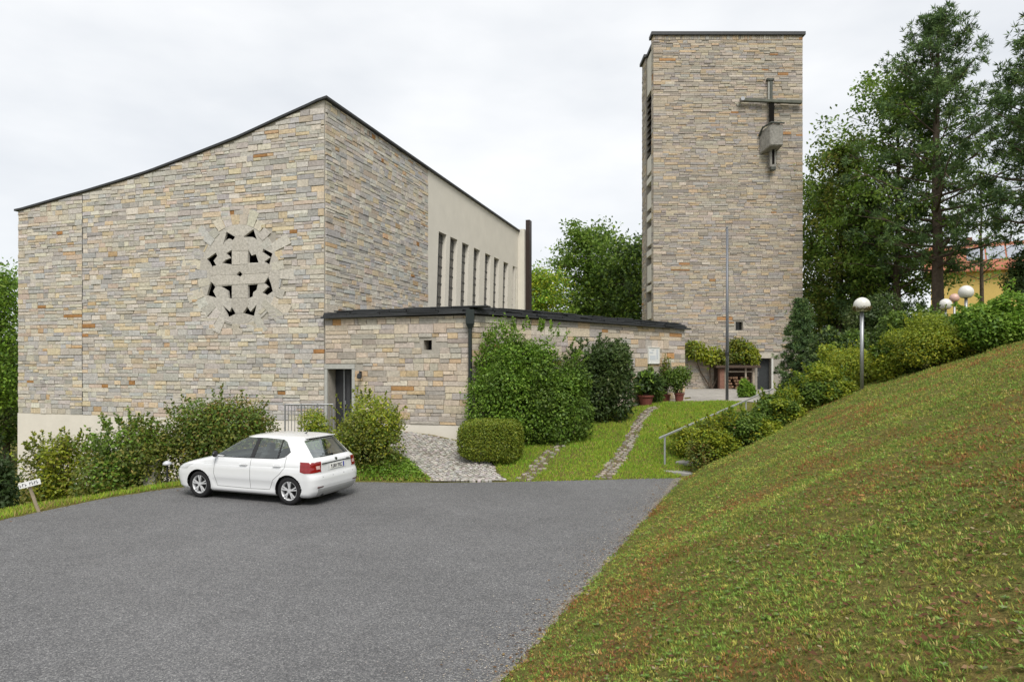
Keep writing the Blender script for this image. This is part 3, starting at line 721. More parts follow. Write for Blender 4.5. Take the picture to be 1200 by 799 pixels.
ts += lay_stones(TRP, 2.55, 3.83, 1.2, lambda a: TZ-.3, (), PAL_T, off=-.05)
place_stones(ts, tower, 300)
# infill strip on the flank: plaster panels, louvre and slit windows
def tz(y): return CAMZ + (CY-y)/F*43.3
for k, (ya, yb) in enumerate(((52, 98), (175.5, 195), (219, 238.5), (261, 282.5), (306.5, 327.5), (351, 372))):
    mb = MB(); sbox(mb, TL, .5, 2.56, tz(yb), tz(ya), -.6, -.12); mb.build('infill_panel', PLASTER, tower)
    mb = MB(); sbox(mb, TRP, .5, 2.56, tz(yb), tz(ya), -.6, -.12); mb.build('infill_panel', PLASTER, tower)
for pl in (TL, TRP):
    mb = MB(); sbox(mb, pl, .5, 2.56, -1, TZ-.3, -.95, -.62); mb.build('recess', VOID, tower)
    for (ya, yb) in ((201, 208), (246, 252.5), (289, 296), (331.5, 338.5)):
        mb = MB(); sbox(mb, pl, .5, 2.56, tz(yb), tz(ya), -.5, -.08); mb.build('sill', PLASTER, tower)
    for ya, yb in ((208, 219), (252.5, 261), (296, 306.5), (338.5, 351)):
        mb = MB(); sbox(mb, pl, .5, 2.56, tz(yb), tz(ya), -.55, -.5); mb.build('window', DARKGLASS, tower)
    z = tz(175.5) + .1
    while z < tz(98) - .1:
        mb = MB(); mb.add([pl.p(a, zz, o) for a in (.52, 2.54) for zz, o in ((z, -.10), (z+.035, -.10), (z+.30, -.5), (z+.265, -.5))], [(0,1,2,3),(4,5,6,7),(0,1,5,4),(1,2,6,5),(2,3,7,6),(3,0,4,7)])
        mb.build('louvre_slat', DARKWOOD if False else mat('louvre_brown', (.045, .036, .032), .7, var=.2), tower); z += .42
# dark metal copings
mb = MB(); mb.box(TX0-.14, TX1+.14, TD-.15, TD+.68, TZ, TZ+.2); mb.build('coping', SLATE, tower)
mb = MB(); mb.box(TX0-.12, TX1+.12, TD+2.45, TD+4.0, TZ-.25, TZ-.06); mb.build('coping', SLATE, tower)
mb = MB(); mb.box(TX0+.03, TX1-.03, TD+.68, TD+2.45, TZ-.3, TZ-.12); mb.build('roof', SLATE, tower)
# tower door and window
mb = MB(); sbox(mb, TF, td0, td1, TB, tdt, -.42, -.34); td_o = mb.build('door', mat('tower_door', (.035, .04, .043), .5, var=.2), tower)
mb = MB(); sbox(mb, TF, td0+.12, td0+.16, 2.3, 2.6, -.34, -.28); mb.build('handle', GREYMETAL, td_o)
mb = MB(); sbox(mb, TF, td0-.25, td1+.42, tdt+.02, tdt+.34, -.2, .06); mb.build('lintel', mat('pale_lintel', (.50, .46, .39), .85, bump=.3, var=.15), tower)
mb = MB(); sbox(mb, TF, td1+.02, td1+.13, TB, tdt, -.3, .05); mb.build('door_frame', mat('pale_frame'), tower)
mb = MB(); sbox(mb, TF, tw0-.03, tw1+.03, twb-.03, twt+.03, -.40, -.34); mb.build('window', DARKGLASS, tower)
# bronze and stone cross sculpture on the tower
def tp(x, y, off=0):
    a, z = TF.from_px(x, y); return TF.p(a, z, off)
BR = mat('weathered_bronze', (.085, .09, .078), .7, metal=.3, var=.4, vscale=4, bump=.4)
cross = empty('wall_cross', tp(902, 200, .1), 'weathered metal cross with hanging stone block mounted high on the tower', 'cross')
def pbox(name, x0, x1, y0, y1, o0, o1, m, par=cross):
    (a0, z1), (a1, z0) = TF.from_px(x0, y0), TF.from_px(x1, y1); mb = MB(); sbox(mb, TF, a0, a1, z0, z1, o0, o1); return mb.build(name, m, par, bevel=.015)
pbox('upright', 900.6, 903.8, 95, 147, .1, .26, BR)
pbox('upright_edge', 898.9, 900.5, 96, 120, .06, .22, JM)
pbox('cap', 897, 905.5, 93.8, 96.4, .06, .3, BR)
pbox('shaft', 899.5, 905, 123, 146, .27, .34, VOID)
mb = MB(); mb.bar(tp(868, 119.5, .3), tp(937, 122.5, .3), .22, .2); mb.build('crossbeam', mat('green_bronze', (.12, .125, .10), .75, metal=.2, var=.4, vscale=3, bump=.4), cross, bevel=.03)
mb = MB(); mb.tube([tp(867.5, 119, .18), tp(867.5, 119, .5)], .13, 10); mb.build('beam_end', GREYMETAL, cross)
SB = mat('grey_block', (.25, .24, .215), .9, var=.45, bump=.4)
mb = MB(); c0, c1 = tp(889.5, 152, 0), tp(911, 176, 0)
x0, x1, z1, z0 = c0.x, c1.x, c0.z, c1.z; y = TD
vs = [(x0, y-.08, z0-.3), (x0+.35, y-.95, z0), (x1, y-.95, z0), (x1, y-.08, z0-.1), (x0, y-.08, z1-.2), (x0+.35, y-.95, z1), (x1, y-.95, z1), (x1, y-.08, z1+.1)]
mb.add(vs, [(0,1,2,3),(4,5,6,7),(0,1,5,4),(1,2,6,5),(2,3,7,6),(3,0,4,7)]); mb.build('hanging_block', SB, cross, bevel=.05)
mb = MB(); mb.tube([(x0-.05, y-.1, z1-.45), (x0+.05, y-.5, z1-.05), (x0+.4, y-.99, z1+.1), (x1+.05, y-.99, z1+.06)], .06, 8); mb.build('hood_rim', BR, cross)
pbox('lower_stem', 899.5, 906.5, 176, 198, .2, .45, SB)
pbox('stem_slot', 901.6, 904.4, 178, 195, .42, .47, VOID)
pbox('stem_foot', 900.5, 906, 198, 201.5, .2, .48, BR)

# ------------------------------------------------------------------ vegetation
def pal_cols(pal, n, clump=None, jit=.22):
    cs = np.array([c for c, _ in pal]); ws = np.array([w for _, w in pal], float); ws /= ws.sum()
    if clump is None: k = rng.choice(len(pal), n, p=ws)
    else:
        cw = np.cumsum(ws); k = np.searchsorted(cw, np.clip(clump*.7 + rng.random(n)*.3, 0, .9999))
    return cs[k]*(1 + rng.uniform(-jit, jit, (n, 1)))*(1 + rng.uniform(-.06, .06, (n, 3)))

GREEN = [((0.112, 0.188, 0.029), 4), ((0.150, 0.232, 0.036), 4), ((0.075, 0.132, 0.023), 3), ((0.195, 0.270, 0.044), 2)]
YELLOWG = [((0.307, 0.352, 0.029), 5), ((0.225, 0.292, 0.029), 4), ((0.375, 0.390, 0.034), 3), ((0.135, 0.210, 0.029), 3)]
DARKG = [((0.051, 0.087, 0.026), 4), ((0.072, 0.117, 0.031), 4), ((0.105, 0.150, 0.039), 2), ((0.195, 0.225, 0.104), 1)]
BRIGHT = [((0.173, 0.307, 0.034), 4), ((0.225, 0.352, 0.044), 3), ((0.128, 0.232, 0.029), 3)]
RUSTY = [((0.150, 0.188, 0.034), 4), ((0.225, 0.210, 0.039), 3), ((0.255, 0.150, 0.042), 2), ((0.112, 0.150, 0.031), 3), ((0.255, 0.285, 0.042), 2)]
OLIVE = [((0.165, 0.188, 0.036), 4), ((0.232, 0.240, 0.042), 3), ((0.112, 0.150, 0.033), 3), ((0.285, 0.247, 0.055), 1)]
NEEDLES = [((0.069, 0.117, 0.042), 4), ((0.099, 0.158, 0.049), 4), ((0.048, 0.084, 0.034), 3), ((0.143, 0.188, 0.055), 2)]

def sphere_dirs(n):
    v = rng.normal(size=(n, 3)); return nrm(v)

def lobed(center, rad, k, spread=.62, lobe=(.38, .6), flat_top=False):
    """k ellipsoid lobes filling an ellipsoid"""
    L = []
    for _ in range(k):
        d = sphere_dirs(1)[0]; r = random.uniform(.25, 1)**.6*spread
        q = np.array(center) + d*np.array(rad)*r; s = random.uniform(*lobe)
        L.append((q, np.array(rad)*s*np.array([random.uniform(.85, 1.15) for _ in range(3)])))
    return L

def lobe_leaves(L, n, l, w, pal, ground=None, shell=.3, droop=.0, upb=.35, keep=1.0):
    wt = np.array([r[0]*r[2]+r[1]*r[2] for _, r in L]); wt /= wt.sum()
    k = rng.choice(len(L), n, p=wt); C = np.array([c for c, _ in L])[k]; Rd = np.array([r for _, r in L])[k]
    d = sphere_dirs(n); rr = 1 - shell*rng.random(n)**1.6; rr = rr + rng.normal(0, .11, n)
    P = C + d*Rd*rr[:, None]
    ok = np.ones(n, bool)
    for c, r in L:                                   # drop leaves buried deep inside a lobe
        q = (((P-c)/r)**2).sum(1); ok &= q > (1-shell*1.5)**2*.75
    if ground is not None: ok &= P[:, 2] > ground_z(P[:, 0], P[:, 1]) + .03
    clump = (k*0.6180339) % 1.0
    P, d, clump = P[ok], d[ok], clump[ok]; n = len(P)
    out = nrm(d/np.maximum(1e-6, 1))
    N = nrm(out*.8 + np.array((0, 0, upb)) + rng.normal(0, .45, (n, 3)))
    D = nrm(np.cross(N, rng.normal(size=(n, 3))) + out*.35 + np.array((0, 0, -droop)))
    ll = l*rng.uniform(.6, 1.3, n); ww = w*rng.uniform(.7, 1.2, n)
    return leaf_quads(P, D, N, ll, ww), pal_cols(pal, n, clump)

def twigs(mb, base, targets, r0, r1, bend=.15):
    for t in targets:
        b = Vector(base) + Vector((random.uniform(-.1, .1), random.uniform(-.1, .1), 0)); t = Vector(t); m = (b+t)/2 + Vector((random.uniform(-1, 1), random.uniform(-1, 1), .5))*bend*(t-b).length*.5
        mb.tube([b, m, t], [r0, (r0+r1)/2, r1], 5, cap=False)

def shrub(name, label, x0, x1, ytop, d, pal, n, l, w, group=None, cat='shrub', lobes=14, depth=1.0, zb=None, shell=.4, lobe=(.22, .46), spread=.80, low=.12, sprays=0, mat_=None, upb=.35):
    X = ((x0+x1)/2-CX)/F*d; rx = (x1-x0)/2/F*d; zt = CAMZ + (CY-ytop)/F*d
    g = gz(X, d) if zb is None else zb
    h = zt-g; c = (X, d, g + h*(.5+low/2)); rad = (rx, rx*depth, h*(.5-low/2)+.02)
    o = empty(name, (X, d, g), label, cat, group)
    L = lobed(c, rad, lobes, spread, lobe)
    L += [(np.array((X + sx*rx*.55, d - rx*depth*.35, g+h*.3)), np.array((rx*.45, rx*depth*.5, h*.32))) for sx in (-1, 0, 1)]
    lo = min(q[0]-r[0] for q, r in L); hi = max(q[0]+r[0] for q, r in L); tp_ = max(q[2]+r[2] for q, r in L)
    kx = 2*rx/(hi-lo); kz = h/(tp_-g); mid_ = (lo+hi)/2
    L = [(np.array(((q[0]-mid_)*kx+X, q[1], g+(q[2]-g)*kz)), r*np.array((kx, 1, kz))) for q, r in L]
    n = int(n*1.7); l *= 1.3; w *= 1.4
    V, C = lobe_leaves(L, n, l, w, pal, ground=True, shell=shell, upb=upb)
    if sprays:                                       # thin shoots poking out of the outline
        Vs, Cs = [V], [C]
        for _ in range(sprays):
            t = random.uniform(.15, math.pi-.15); b = np.array((X + rx*.8*math.cos(t), d + random.uniform(-.5, .3)*rx*depth, c[2] + rad[2]*.8*math.sin(t)))
            dr = nrm(np.array((math.cos(t)*.7 + random.uniform(-.3, .3), random.uniform(-.4, .1), math.sin(t)+.25))); ln = random.uniform(.2, .5)*min(1, rx)
            m = 26; u = rng.random(m); P = b + dr*ln*u[:, None]; N = nrm(rng.normal(size=(m, 3)) + (0, 0, .6)); D = nrm(dr*.6 + rng.normal(0, .6, (m, 3)))
            Vs.append(leaf_quads(P, D, N, l*rng.uniform(.6, 1.1, m), w)); Cs.append(pal_cols(pal, m))
        V, C = np.concatenate(Vs), np.concatenate(Cs)
    quads_obj('foliage', V, C, mat_ or LEAF, o)
    mb = MB(); twigs(mb, (X, d, g-.05), [tuple(q + (0, 0, -r[2]*.2)) for q, r in L[:lobes]], .03*min(1.3, h), .008); mb.build('stem', BARK, o)
    return o

TREEB = 1.3
def tree(name, label, x, d, ytop, ycb, rpx, pal, n_limb, n_leaf, l, w, zb=None, trunk_r=.25, kind='round', lean=0.0, bark=BARK, clump=.55, group=None, cat='tree', skew=0.0, sub=3, base_frac=.0, needle=None):
    """ytop / ycb: photo rows of crown top and crown bottom; rpx: half width in photo pixels"""
    pal = [(tuple(TREEB*q for q in c_), w_) for c_, w_ in pal]
    X = (x-CX)/F*d; g = gz(X, d) if zb is None else zb
    zt = CAMZ + (CY-ytop)/F*d; zc = CAMZ + (CY-ycb)/F*d; rr = rpx/F*d
    o = empty(name, (X, d, g), label, cat, group)
    H = zt-g; npt = 9
    tr = [Vector((X + lean*H*(i/npt)**1.5 + random.uniform(-.02, .02)*H*.3*(i > 0), d + random.uniform(-.01, .01)*H*.3*(i > 0), g-.3 + (H*(.985 if kind != 'round' else .86)+.3)*i/npt)) for i in range(npt+1)]
    mb = MB(); mb.tube(tr, [trunk_r*(1-.93*(i/npt))**.8+.015 for i in range(npt+1)], 10); mb.build('trunk', bark, o, smooth=True)
    def trunk_at(z):
        t = max(0, min(.999, (z-g+.3)/(tr[-1].z-g+.3)))*npt; i = int(t); return tr[i].lerp(tr[i+1], t-i)
    lb = MB(); pts = []; dirs = []
    for i in range(n_limb):
        u = (i+random.random())/n_limb                # 0 crown bottom .. 1 top
        ang = i*2.39996 + random.uniform(-.4, .4)
        if kind == 'round': env = math.sin(math.pi*(.14+.80*u))**.62; rise = .25 + .8*u
        elif kind == 'pine': env = (1-u)**.55*(.6+.4*min(1, u*4+.3))*random.uniform(.5, 1.15)+.03; rise = .12 + .45*u
        else: env = (1-u)**.85*random.uniform(.8, 1.05)+.03; rise = -.22 + .35*u
        ln = rr*env*random.uniform(.8, 1.05)
        z = zc + (zt-zc)*u; st = trunk_at(z - ln*rise*.55 if kind == 'round' else z - .02*H)
        st.z = max(st.z, g + H*.08)
        dx, dy = math.cos(ang)+skew, math.sin(ang)
        end = Vector((trunk_at(z).x + dx*ln, trunk_at(z).y + dy*ln, z + (ln*rise*.35 if kind == 'round' else ln*rise)))
        mid = st.lerp(end, .5) + Vector((0, 0, (.10 if kind == 'round' else -.05)*ln))
        r0 = max(.02, trunk_r*.34*(1-u*.7)*min(1, ln/rr+.2))
        lb.tube([st, mid, end], [r0, r0*.6, .012], 5, cap=False)
        for s in range(sub+1):
            t = 1 - .75*s/max(1, sub)*random.uniform(.75, 1.1); t = max(.15, min(1, t))
            p = st.lerp(mid, t*2) if t < .5 else mid.lerp(end, t*2-1)
            off = Vector((random.gauss(0, 1), random.gauss(0, 1), random.gauss(0, .5)))*ln*(.16 if kind != 'round' else .26)
            q = p + off
            if s: lb.tube([p, q], [r0*.4, .008], 4, cap=False)
            pts.append(q); dirs.append((q-st).normalized())
    lb.build('limb', bark, o)
    Pc = np.array([tuple(p) for p in pts]); Dc = np.array([tuple(v) for v in dirs]); m = len(Pc)
    k = rng.integers(0, m, n_leaf); cs = clump*rng.uniform(.6, 1.3, m)[k]
    if needle:                                       # tufts of long thin faces fanning from twig tips
        tn = needle; nt = n_leaf//tn; k = rng.integers(0, m, nt); cs = clump*rng.uniform(.6, 1.3, m)[k]
        T = Pc[k] + rng.normal(0, 1, (nt, 3))*cs[:, None]*(.8, .8, .42); td = nrm(Dc[k]*.6 + rng.normal(0, .5, (nt, 3)) + (0, 0, .25))
        P = np.repeat(T, tn, 0); D = nrm(np.repeat(td, tn, 0)*.55 + rng.normal(0, .6, (nt*tn, 3))); N = rng.normal(size=(nt*tn, 3)); kk = np.repeat(k, tn)
        V = leaf_quads(P, D, N, l*rng.uniform(.7, 1.2, nt*tn), w); C = pal_cols(pal, nt*tn, (kk*.618) % 1.0)
        quads_obj('crown', V, C, NEEDLE, o)
    else:
        P = Pc[k] + rng.normal(0, 1, (n_leaf, 3))*cs[:, None]*(.75, .75, .55)
        ok = P[:, 2] > g+.1; P = P[ok]; k = k[ok]; n = len(P)
        N = nrm(rng.normal(0, .6, (n, 3)) + (0, 0, .8)); D = nrm(np.cross(N, rng.normal(size=(n, 3))) + (0, 0, -.35))
        quads_obj('crown', leaf_quads(P, D, N, l*rng.uniform(.6, 1.3, n), w*rng.uniform(.8, 1.2, n)), pal_cols(pal, n, (k*.618) % 1.0), LEAF, o)
    return o

# shrubs below the church front, left of the car
shrub('dark_shrub', 'dense dark green shrub at the left corner of the church plinth', -45, 26, 488, 15.6, DARKG, 5000, .09, .05, lobes=16, zb=-.9)
shrub('loose_shrub', 'loose arching shrub with sparse olive leaves against the pale plinth', 30, 112, 510, 18.3, OLIVE+YELLOWG, 4300, .075, .04, lobes=15, shell=.6, zb=-.9, sprays=26, spread=.78, lobe=(.22, .4))
shrub('loose_shrub', 'tall loose green shrub behind the small concrete pillar', 98, 206, 490, 17.9, GREEN+OLIVE+BRIGHT, 8500, .075, .042, lobes=20, shell=.5, zb=-.7, sprays=30, spread=.72, lobe=(.25, .45))
shrub('broad_shrub', 'broad rust-tinged shrub behind the front half of the white car', 176, 342, 463, 18.6, OLIVE+RUSTY+GREEN, 19000, .07, .038, lobes=26, zb=-.35, depth=.6, sprays=14, lobe=(.32, .52), spread=.68)
shrub('round_shrub', 'small bright green rounded shrub in front of the metal railing', 342, 404, 479, 19.6, BRIGHT+YELLOWG, 4500, .055, .032, lobes=12, zb=.2, lobe=(.36, .56), spread=.62)
shrub('round_shrub', 'yellow-green round shrub with reddish stems behind the car boot', 388, 477, 461, 18.9, YELLOWG+OLIVE, 10500, .06, .036, lobes=20, zb=.1, sprays=12, lobe=(.36, .56), spread=.62)
# around the annexe corner
shrub('deciduous_bush', 'big fresh green bush hiding the annexe corner and roof edge', 545, 692, 373, 21.2, BRIGHT+BRIGHT+GREEN, 25000, .075, .042, lobes=46, lobe=(.17, .33), spread=.88, shell=.45, zb=.5, depth=.5, sprays=34, low=.05)
shrub('deciduous_bush', 'spreading low green bush under the dark rhododendron', 612, 694, 428, 21.6, GREEN, 7000, .10, .055, lobes=16, zb=.7, depth=.7, sprays=10)
shrub('rhododendron', 'dark glossy rhododendron against the annexe side wall', 660, 742, 397, 24.0, DARKG, 10000, .12, .046, lobes=26, lobe=(.2, .38), spread=.82, zb=1.1, depth=.8, sprays=14)
def box_shrub():
    x, d = 576, 19.6; X = (x-CX)/F*d; g = gz(X, d); o = empty('box_shrub', (X, d, g), 'neatly clipped cushion-shaped box shrub beside the cobbled path', 'shrub')
    n = 20000; dr = sphere_dirs(n); e = 5.0
    s = (np.abs(dr)**e).sum(1)**(-1/e); P = dr*s[:, None]*(1-.16*rng.random((n, 1))**1.5)*(1+.05*np.sin(dr[:, :1]*9)*np.sin(dr[:, 1:2]*8+2)) ; P[:, 2] = np.maximum(P[:, 2], -.95)
    P = P*np.array((.86, .66, .56)) + np.array((X, d, g+.56)); a = R(-12)
    Q = P - (X, d, 0); P = np.c_[Q[:, 0]*math.cos(a)-Q[:, 1]*math.sin(a)+X, Q[:, 0]*math.sin(a)+Q[:, 1]*math.cos(a)+d, P[:, 2]]
    N = nrm(dr + rng.normal(0, .5, (n, 3)) + (0, 0, .3)); D = nrm(np.cross(N, rng.normal(size=(n, 3))) + dr*.5)
    quads_obj('foliage', leaf_quads(P, D, N, .058*rng.uniform(.7, 1.3, n), .040), pal_cols([((.22, .27, .03), 4), ((.15, .21, .026), 4), ((.28, .31, .034), 2)], n), LEAF, o)
    mb = MB(); twigs(mb, (X, d, g-.05), [(X+random.uniform(-.5, .5), d+random.uniform(-.4, .4), g+.7) for _ in range(9)], .03, .008); mb.build('stem', BARK, o)
box_shrub()
# hedge along the top of the bank
HG = 'shrubs of the hedge above the grass bank'
hedge = [
 ('barberry', 'reddish brown shrub at the foot of the hedge by the steps', 803, 868, 486, 18.6, YELLOWG+YELLOWG+RUSTY, 6500, .06, .034, .15),
 ('spirea', 'yellowing shrub hanging over the lower end of the handrail', 782, 842, 498, 20.4, YELLOWG, 5200, .055, .03, .35),
 ('hedge_shrub', 'green leafy hedge shrub between the barberry and the handrail end', 842, 918, 482, 19.0, YELLOWG+GREEN, 8500, .075, .042, None),
 ('hedge_shrub', 'leafy hedge shrub filling the gap beside the upper handrail post', 876, 940, 463, 19.3, YELLOWG+GREEN, 6500, .07, .04, None),
 ('spirea', 'yellow-tipped hedge shrub under the upper end of the handrail', 902, 962, 452, 20.0, YELLOWG, 7000, .055, .03, None),
 ('hedge_shrub', 'mid green hedge shrub just left of the lamp post', 930, 1000, 430, 19.9, YELLOWG+GREEN, 8500, .075, .042, None),
 ('spirea', 'golden hedge shrub behind the lamp post', 960, 1052, 408, 21.6, YELLOWG, 8000, .055, .03, None),
 ('hedge_shrub', 'shadowy green hedge shrub right of the lamp post', 1020, 1075, 402, 19.8, GREEN+YELLOWG, 7000, .075, .042, None),
 ('spirea', 'large golden mound of the hedge above the bank', 1042, 1152, 368, 19.2, YELLOWG, 12000, .055, .03, None),
 ('hedge_shrub', 'bright green hedge shrub at the upper end of the bank', 1118, 1215, 346, 18.4, BRIGHT, 10000, .085, .045, None),
 ('hedge_shrub', 'tall green shrub behind the golden mound', 1030, 1120, 362, 22.2, GREEN, 7000, .09, .05, None),
]
for nm, lb, x0, x1, yt, d, pal, n, l, w, zb in hedge:
    shrub(nm, lb, x0, x1, yt, d, pal, n, l, w, HG, lobes=16, depth=.85, zb=zb, sprays=14, low=.02, upb=1.0)
BGG = 'shrubs behind the hedge'
shrub('bush', 'dark bush between tower and lamp post', 940, 1012, 385, 29, GREEN+DARKG, 6500, .13, .07, BGG, lobes=16)
shrub('bush', 'fresh green bush beside the small spruce', 948, 1000, 404, 24, BRIGHT+YELLOWG, 4500, .09, .05, BGG, lobes=12)
shrub('bush', 'deep green bush under the pine trunk', 1030, 1125, 372, 27, GREEN+DARKG, 7500, .12, .06, BGG, lobes=16)
shrub('bush', 'dark conifer bush at the foot of the slope trees', 985, 1060, 345, 36, DARKG, 7000, .16, .07, BGG, lobes=16)
shrub('bush', 'dark conifer bush right of the yellow house', 1186, 1262, 290, 33, DARKG, 8000, .15, .06, BGG, lobes=18)

# trees
RG = 'trees on the slope right of the tower'
tree('pine_tree', 'tall pine with a bare lower trunk beside the yellow house', 1098, 38, 20, 315, 124, NEEDLES, 84, 36000, .32, .05, trunk_r=.32, kind='pine', clump=.34, group=RG, needle=14, sub=4)
tree('broadleaf_tree', 'slender broadleaf tree with light gaps left of the pine', 1052, 41, 84, 345, 72, GREEN, 46, 19000, .24, .14, trunk_r=.24, clump=.55, group=RG, sub=4)
tree('broadleaf_tree', 'yellowing broadleaf tree growing close to the tower', 985, 45, 168, 385, 50, GREEN+OLIVE, 40, 17000, .26, .15, trunk_r=.22, clump=.6, group=RG, sub=4)
tree('broadleaf_tree', 'dark bushy tree half behind the tower edge', 962, 50, 215, 415, 44, DARKG+GREEN, 36, 13000, .28, .16, trunk_r=.22, clump=.7, group=RG, sub=4)
tree('spruce_tree', 'dark spruce filling the gap under the broadleaf trees', 1020, 44, 225, 400, 66, NEEDLES, 50, 42000, .30, .05, trunk_r=.2, kind='spruce', clump=.35, group=RG, needle=14, sub=4)
tree('pine_tree', 'dark pine cut by the right picture edge above the hedge', 1226, 32, 24, 262, 92, NEEDLES, 40, 36000, .32, .05, trunk_r=.34, kind='pine', clump=.40, group=RG, needle=14, sub=5)
tree('broadleaf_tree', 'sparse broadleaf tree above the yellow house roof', 1150, 46, 190, 330, 60, GREEN, 22, 1700, .22, .13, trunk_r=.14, clump=.7, group=RG, sub=3)
tree('spruce_tree', 'small young spruce at the right foot of the tower', 938, 31, 352, 452, 34, NEEDLES, 46, 30000, .16, .03, trunk_r=.1, kind='spruce', clump=.13, group=RG, needle=12, sub=4)
CG = 'trees beyond the annexe roof'
tree('broadleaf_tree', 'tall green tree rising beyond the annexe roof', 690, 62, 268, 400, 44, GREEN, 44, 15000, .34, .2, trunk_r=.25, clump=.75, group=CG, sub=4)
tree('broadleaf_tree', 'green tree touching the left edge of the tower', 742, 58, 283, 400, 36, GREEN+DARKG, 40, 12000, .32, .19, trunk_r=.25, clump=.75, group=CG, sub=4)
tree('broadleaf_tree', 'lower green tree between the two taller trees beyond the annexe', 716, 66, 318, 410, 42, GREEN+DARKG, 40, 12000, .34, .2, trunk_r=.25, clump=.85, group=CG, sub=4)
tree('broadleaf_tree', 'yellow-green tree just right of the dark church flue', 633, 56, 320, 400, 28, YELLOWG+BRIGHT, 34, 9000, .26, .16, trunk_r=.2, clump=.65, group=CG, sub=4)
tree('broadleaf_tree', 'green tree showing past the left end of the church', -12, 36, 318, 470, 44, BRIGHT+GREEN, 44, 16000, .2, .12, trunk_r=.2, clump=.6, sub=4)
tree('broadleaf_tree', 'dark lower tree behind the left end of the church', 8, 40, 400, 520, 40, DARKG+GREEN, 34, 9000, .24, .14, trunk_r=.2, clump=.7, sub=4)

tree('broadleaf_tree', 'round green tree in the meadow beyond the left church wall', -190, 48, 330, 500, 70, GREEN+BRIGHT, 40, 9000, .3, .18, trunk_r=.25, clump=.8, sub=4)
tree('broadleaf_tree', 'darker spreading tree at the far side of the meadow', -420, 60, 350, 480, 80, GREEN+DARKG, 40, 9000, .36, .22, trunk_r=.3, clump=1.0, sub=4)

# climbing plant on the tower and plants in pots
def clump_plant(name, label, lobes, n, l, w, pal, pos, cat='plant', group=None):
    o = empty(name, pos, label, cat, group); V, C = lobe_leaves(lobes, n, l, w, pal, shell=.6); quads_obj('foliage', V, C, LEAF, o); return o
g_ = gz(11.8, 42)
def tlobe(x, y, rx, ry, off=.5): p = tp(x, y, off); return (np.array(tuple(p)), np.array((rx/F*43, .5, ry/F*43)))
vine = clump_plant('climbing_plant', 'yellow-green climber trained over the wood store on the tower wall', [tlobe(815, 412, 12, 11), tlobe(808, 410, 8, 10), tlobe(832, 418, 14, 11), tlobe(846, 420, 12, 9), tlobe(866, 412, 15, 13), tlobe(878, 418, 8, 12), tlobe(860, 405, 8, 8)], 4200, .2, .12, YELLOWG+OLIVE, tp(830, 440, .5), 'climber')
mb = MB(); twigs(mb, tp(832, 458, .3), [tp(812, 415, .3), tp(832, 415, .3), tp(850, 418, .3), tp(868, 412, .3)], .06, .02); mb.build('stem', BARK, vine)
TERRA = mat('terracotta', (.17, .05, .036), .85, var=.25, bump=.2)
def potted(x, d, label, pal, n, l, w, h, r, pr, ph, stem=True):
    X = (x-CX)/F*d; g = gz(X, d); o = empty('potted_plant', (X, d, g), label, 'potted plant', 'plants in pots along the annexe wall')
    mb = MB(); mb.lathe([(pr*.72, 0), (pr*.95, ph*.82), (pr*1.08, ph*.83), (pr*1.08, ph), (pr*.9, ph), (pr*.85, ph*.9)], 14, at=(X, d, g+.01)); mb.build('pot', TERRA, o)
    L = lobed((X, d, g+ph+h*.55), (r, r*.8, h*.5), 10)
    V, C = lobe_leaves(L, n, l, w, pal, shell=.7); quads_obj('foliage', V, C, LEAF, o)
    mb = MB(); twigs(mb, (X, d, g+ph*.8), [tuple(q) for q, _ in L], .03, .01); mb.build('stem', BARK, o)
potted(796, 27.6, 'round-headed little tree in a red clay pot at the court edge', GREEN, 2300, .12, .06, 1.15, .62, .2, .36)
potted(757, 27.0, 'broad glossy-leaved plant in a pot under the notice board', BRIGHT+DARKG, 1500, .24, .11, .95, .65, .3, .4)
potted(780, 28.0, 'slim upright plant in a dark clay pot left of the little tree', RUSTY+GREEN, 900, .12, .05, 1.5, .28, .2, .32)
shrub('fern', 'leafy green undergrowth behind the glossy potted plant', 745, 775, 428, 27.6, GREEN, 2200, .14, .06, lobes=8)
shrub('weed_clump', 'pale green weeds growing beside the tower door', 866, 882, 446, 31, BRIGHT, 1600, .14, .07, lobes=8)

# ------------------------------------------------------------------ grass (stuff)
def blades(name, label, P2, hgt, wid, cols, lean=.8, parent=None, zoff=0):
    n = len(P2); z = ground_z(P2[:, 0], P2[:, 1]) + zoff
    P = np.c_[P2, z-.006]; a = rng.random(n)*2*math.pi; ln = lean*rng.random(n)
    D = nrm(np.c_[np.cos(a)*ln, np.sin(a)*ln, np.ones(n)]); N = nrm(np.c_[np.cos(a+1.2), np.sin(a+1.2), rng.uniform(.1, .5, n)])
    o = quads_obj(name, leaf_quads(P, D, N, hgt*rng.uniform(.45, 1.25, n), wid*rng.uniform(.7, 1.3, n), fold=.1), cols, GRASSM)
    return tag(o, label, 'grass', kind='stuff')

def scatter(poly, dens, dfun=None):
    poly = np.array(poly); x0, y0 = poly.min(0); x1, y1 = poly.max(0); n = int((x1-x0)*(y1-y0)*dens)
    P = np.c_[rng.uniform(x0, x1, n), rng.uniform(y0, y1, n)]; ok = inpoly(P[:, 0], P[:, 1], poly)
    P = P[ok]
    if dfun is not None: P = P[rng.random(len(P)) < dfun(P)]
    return P

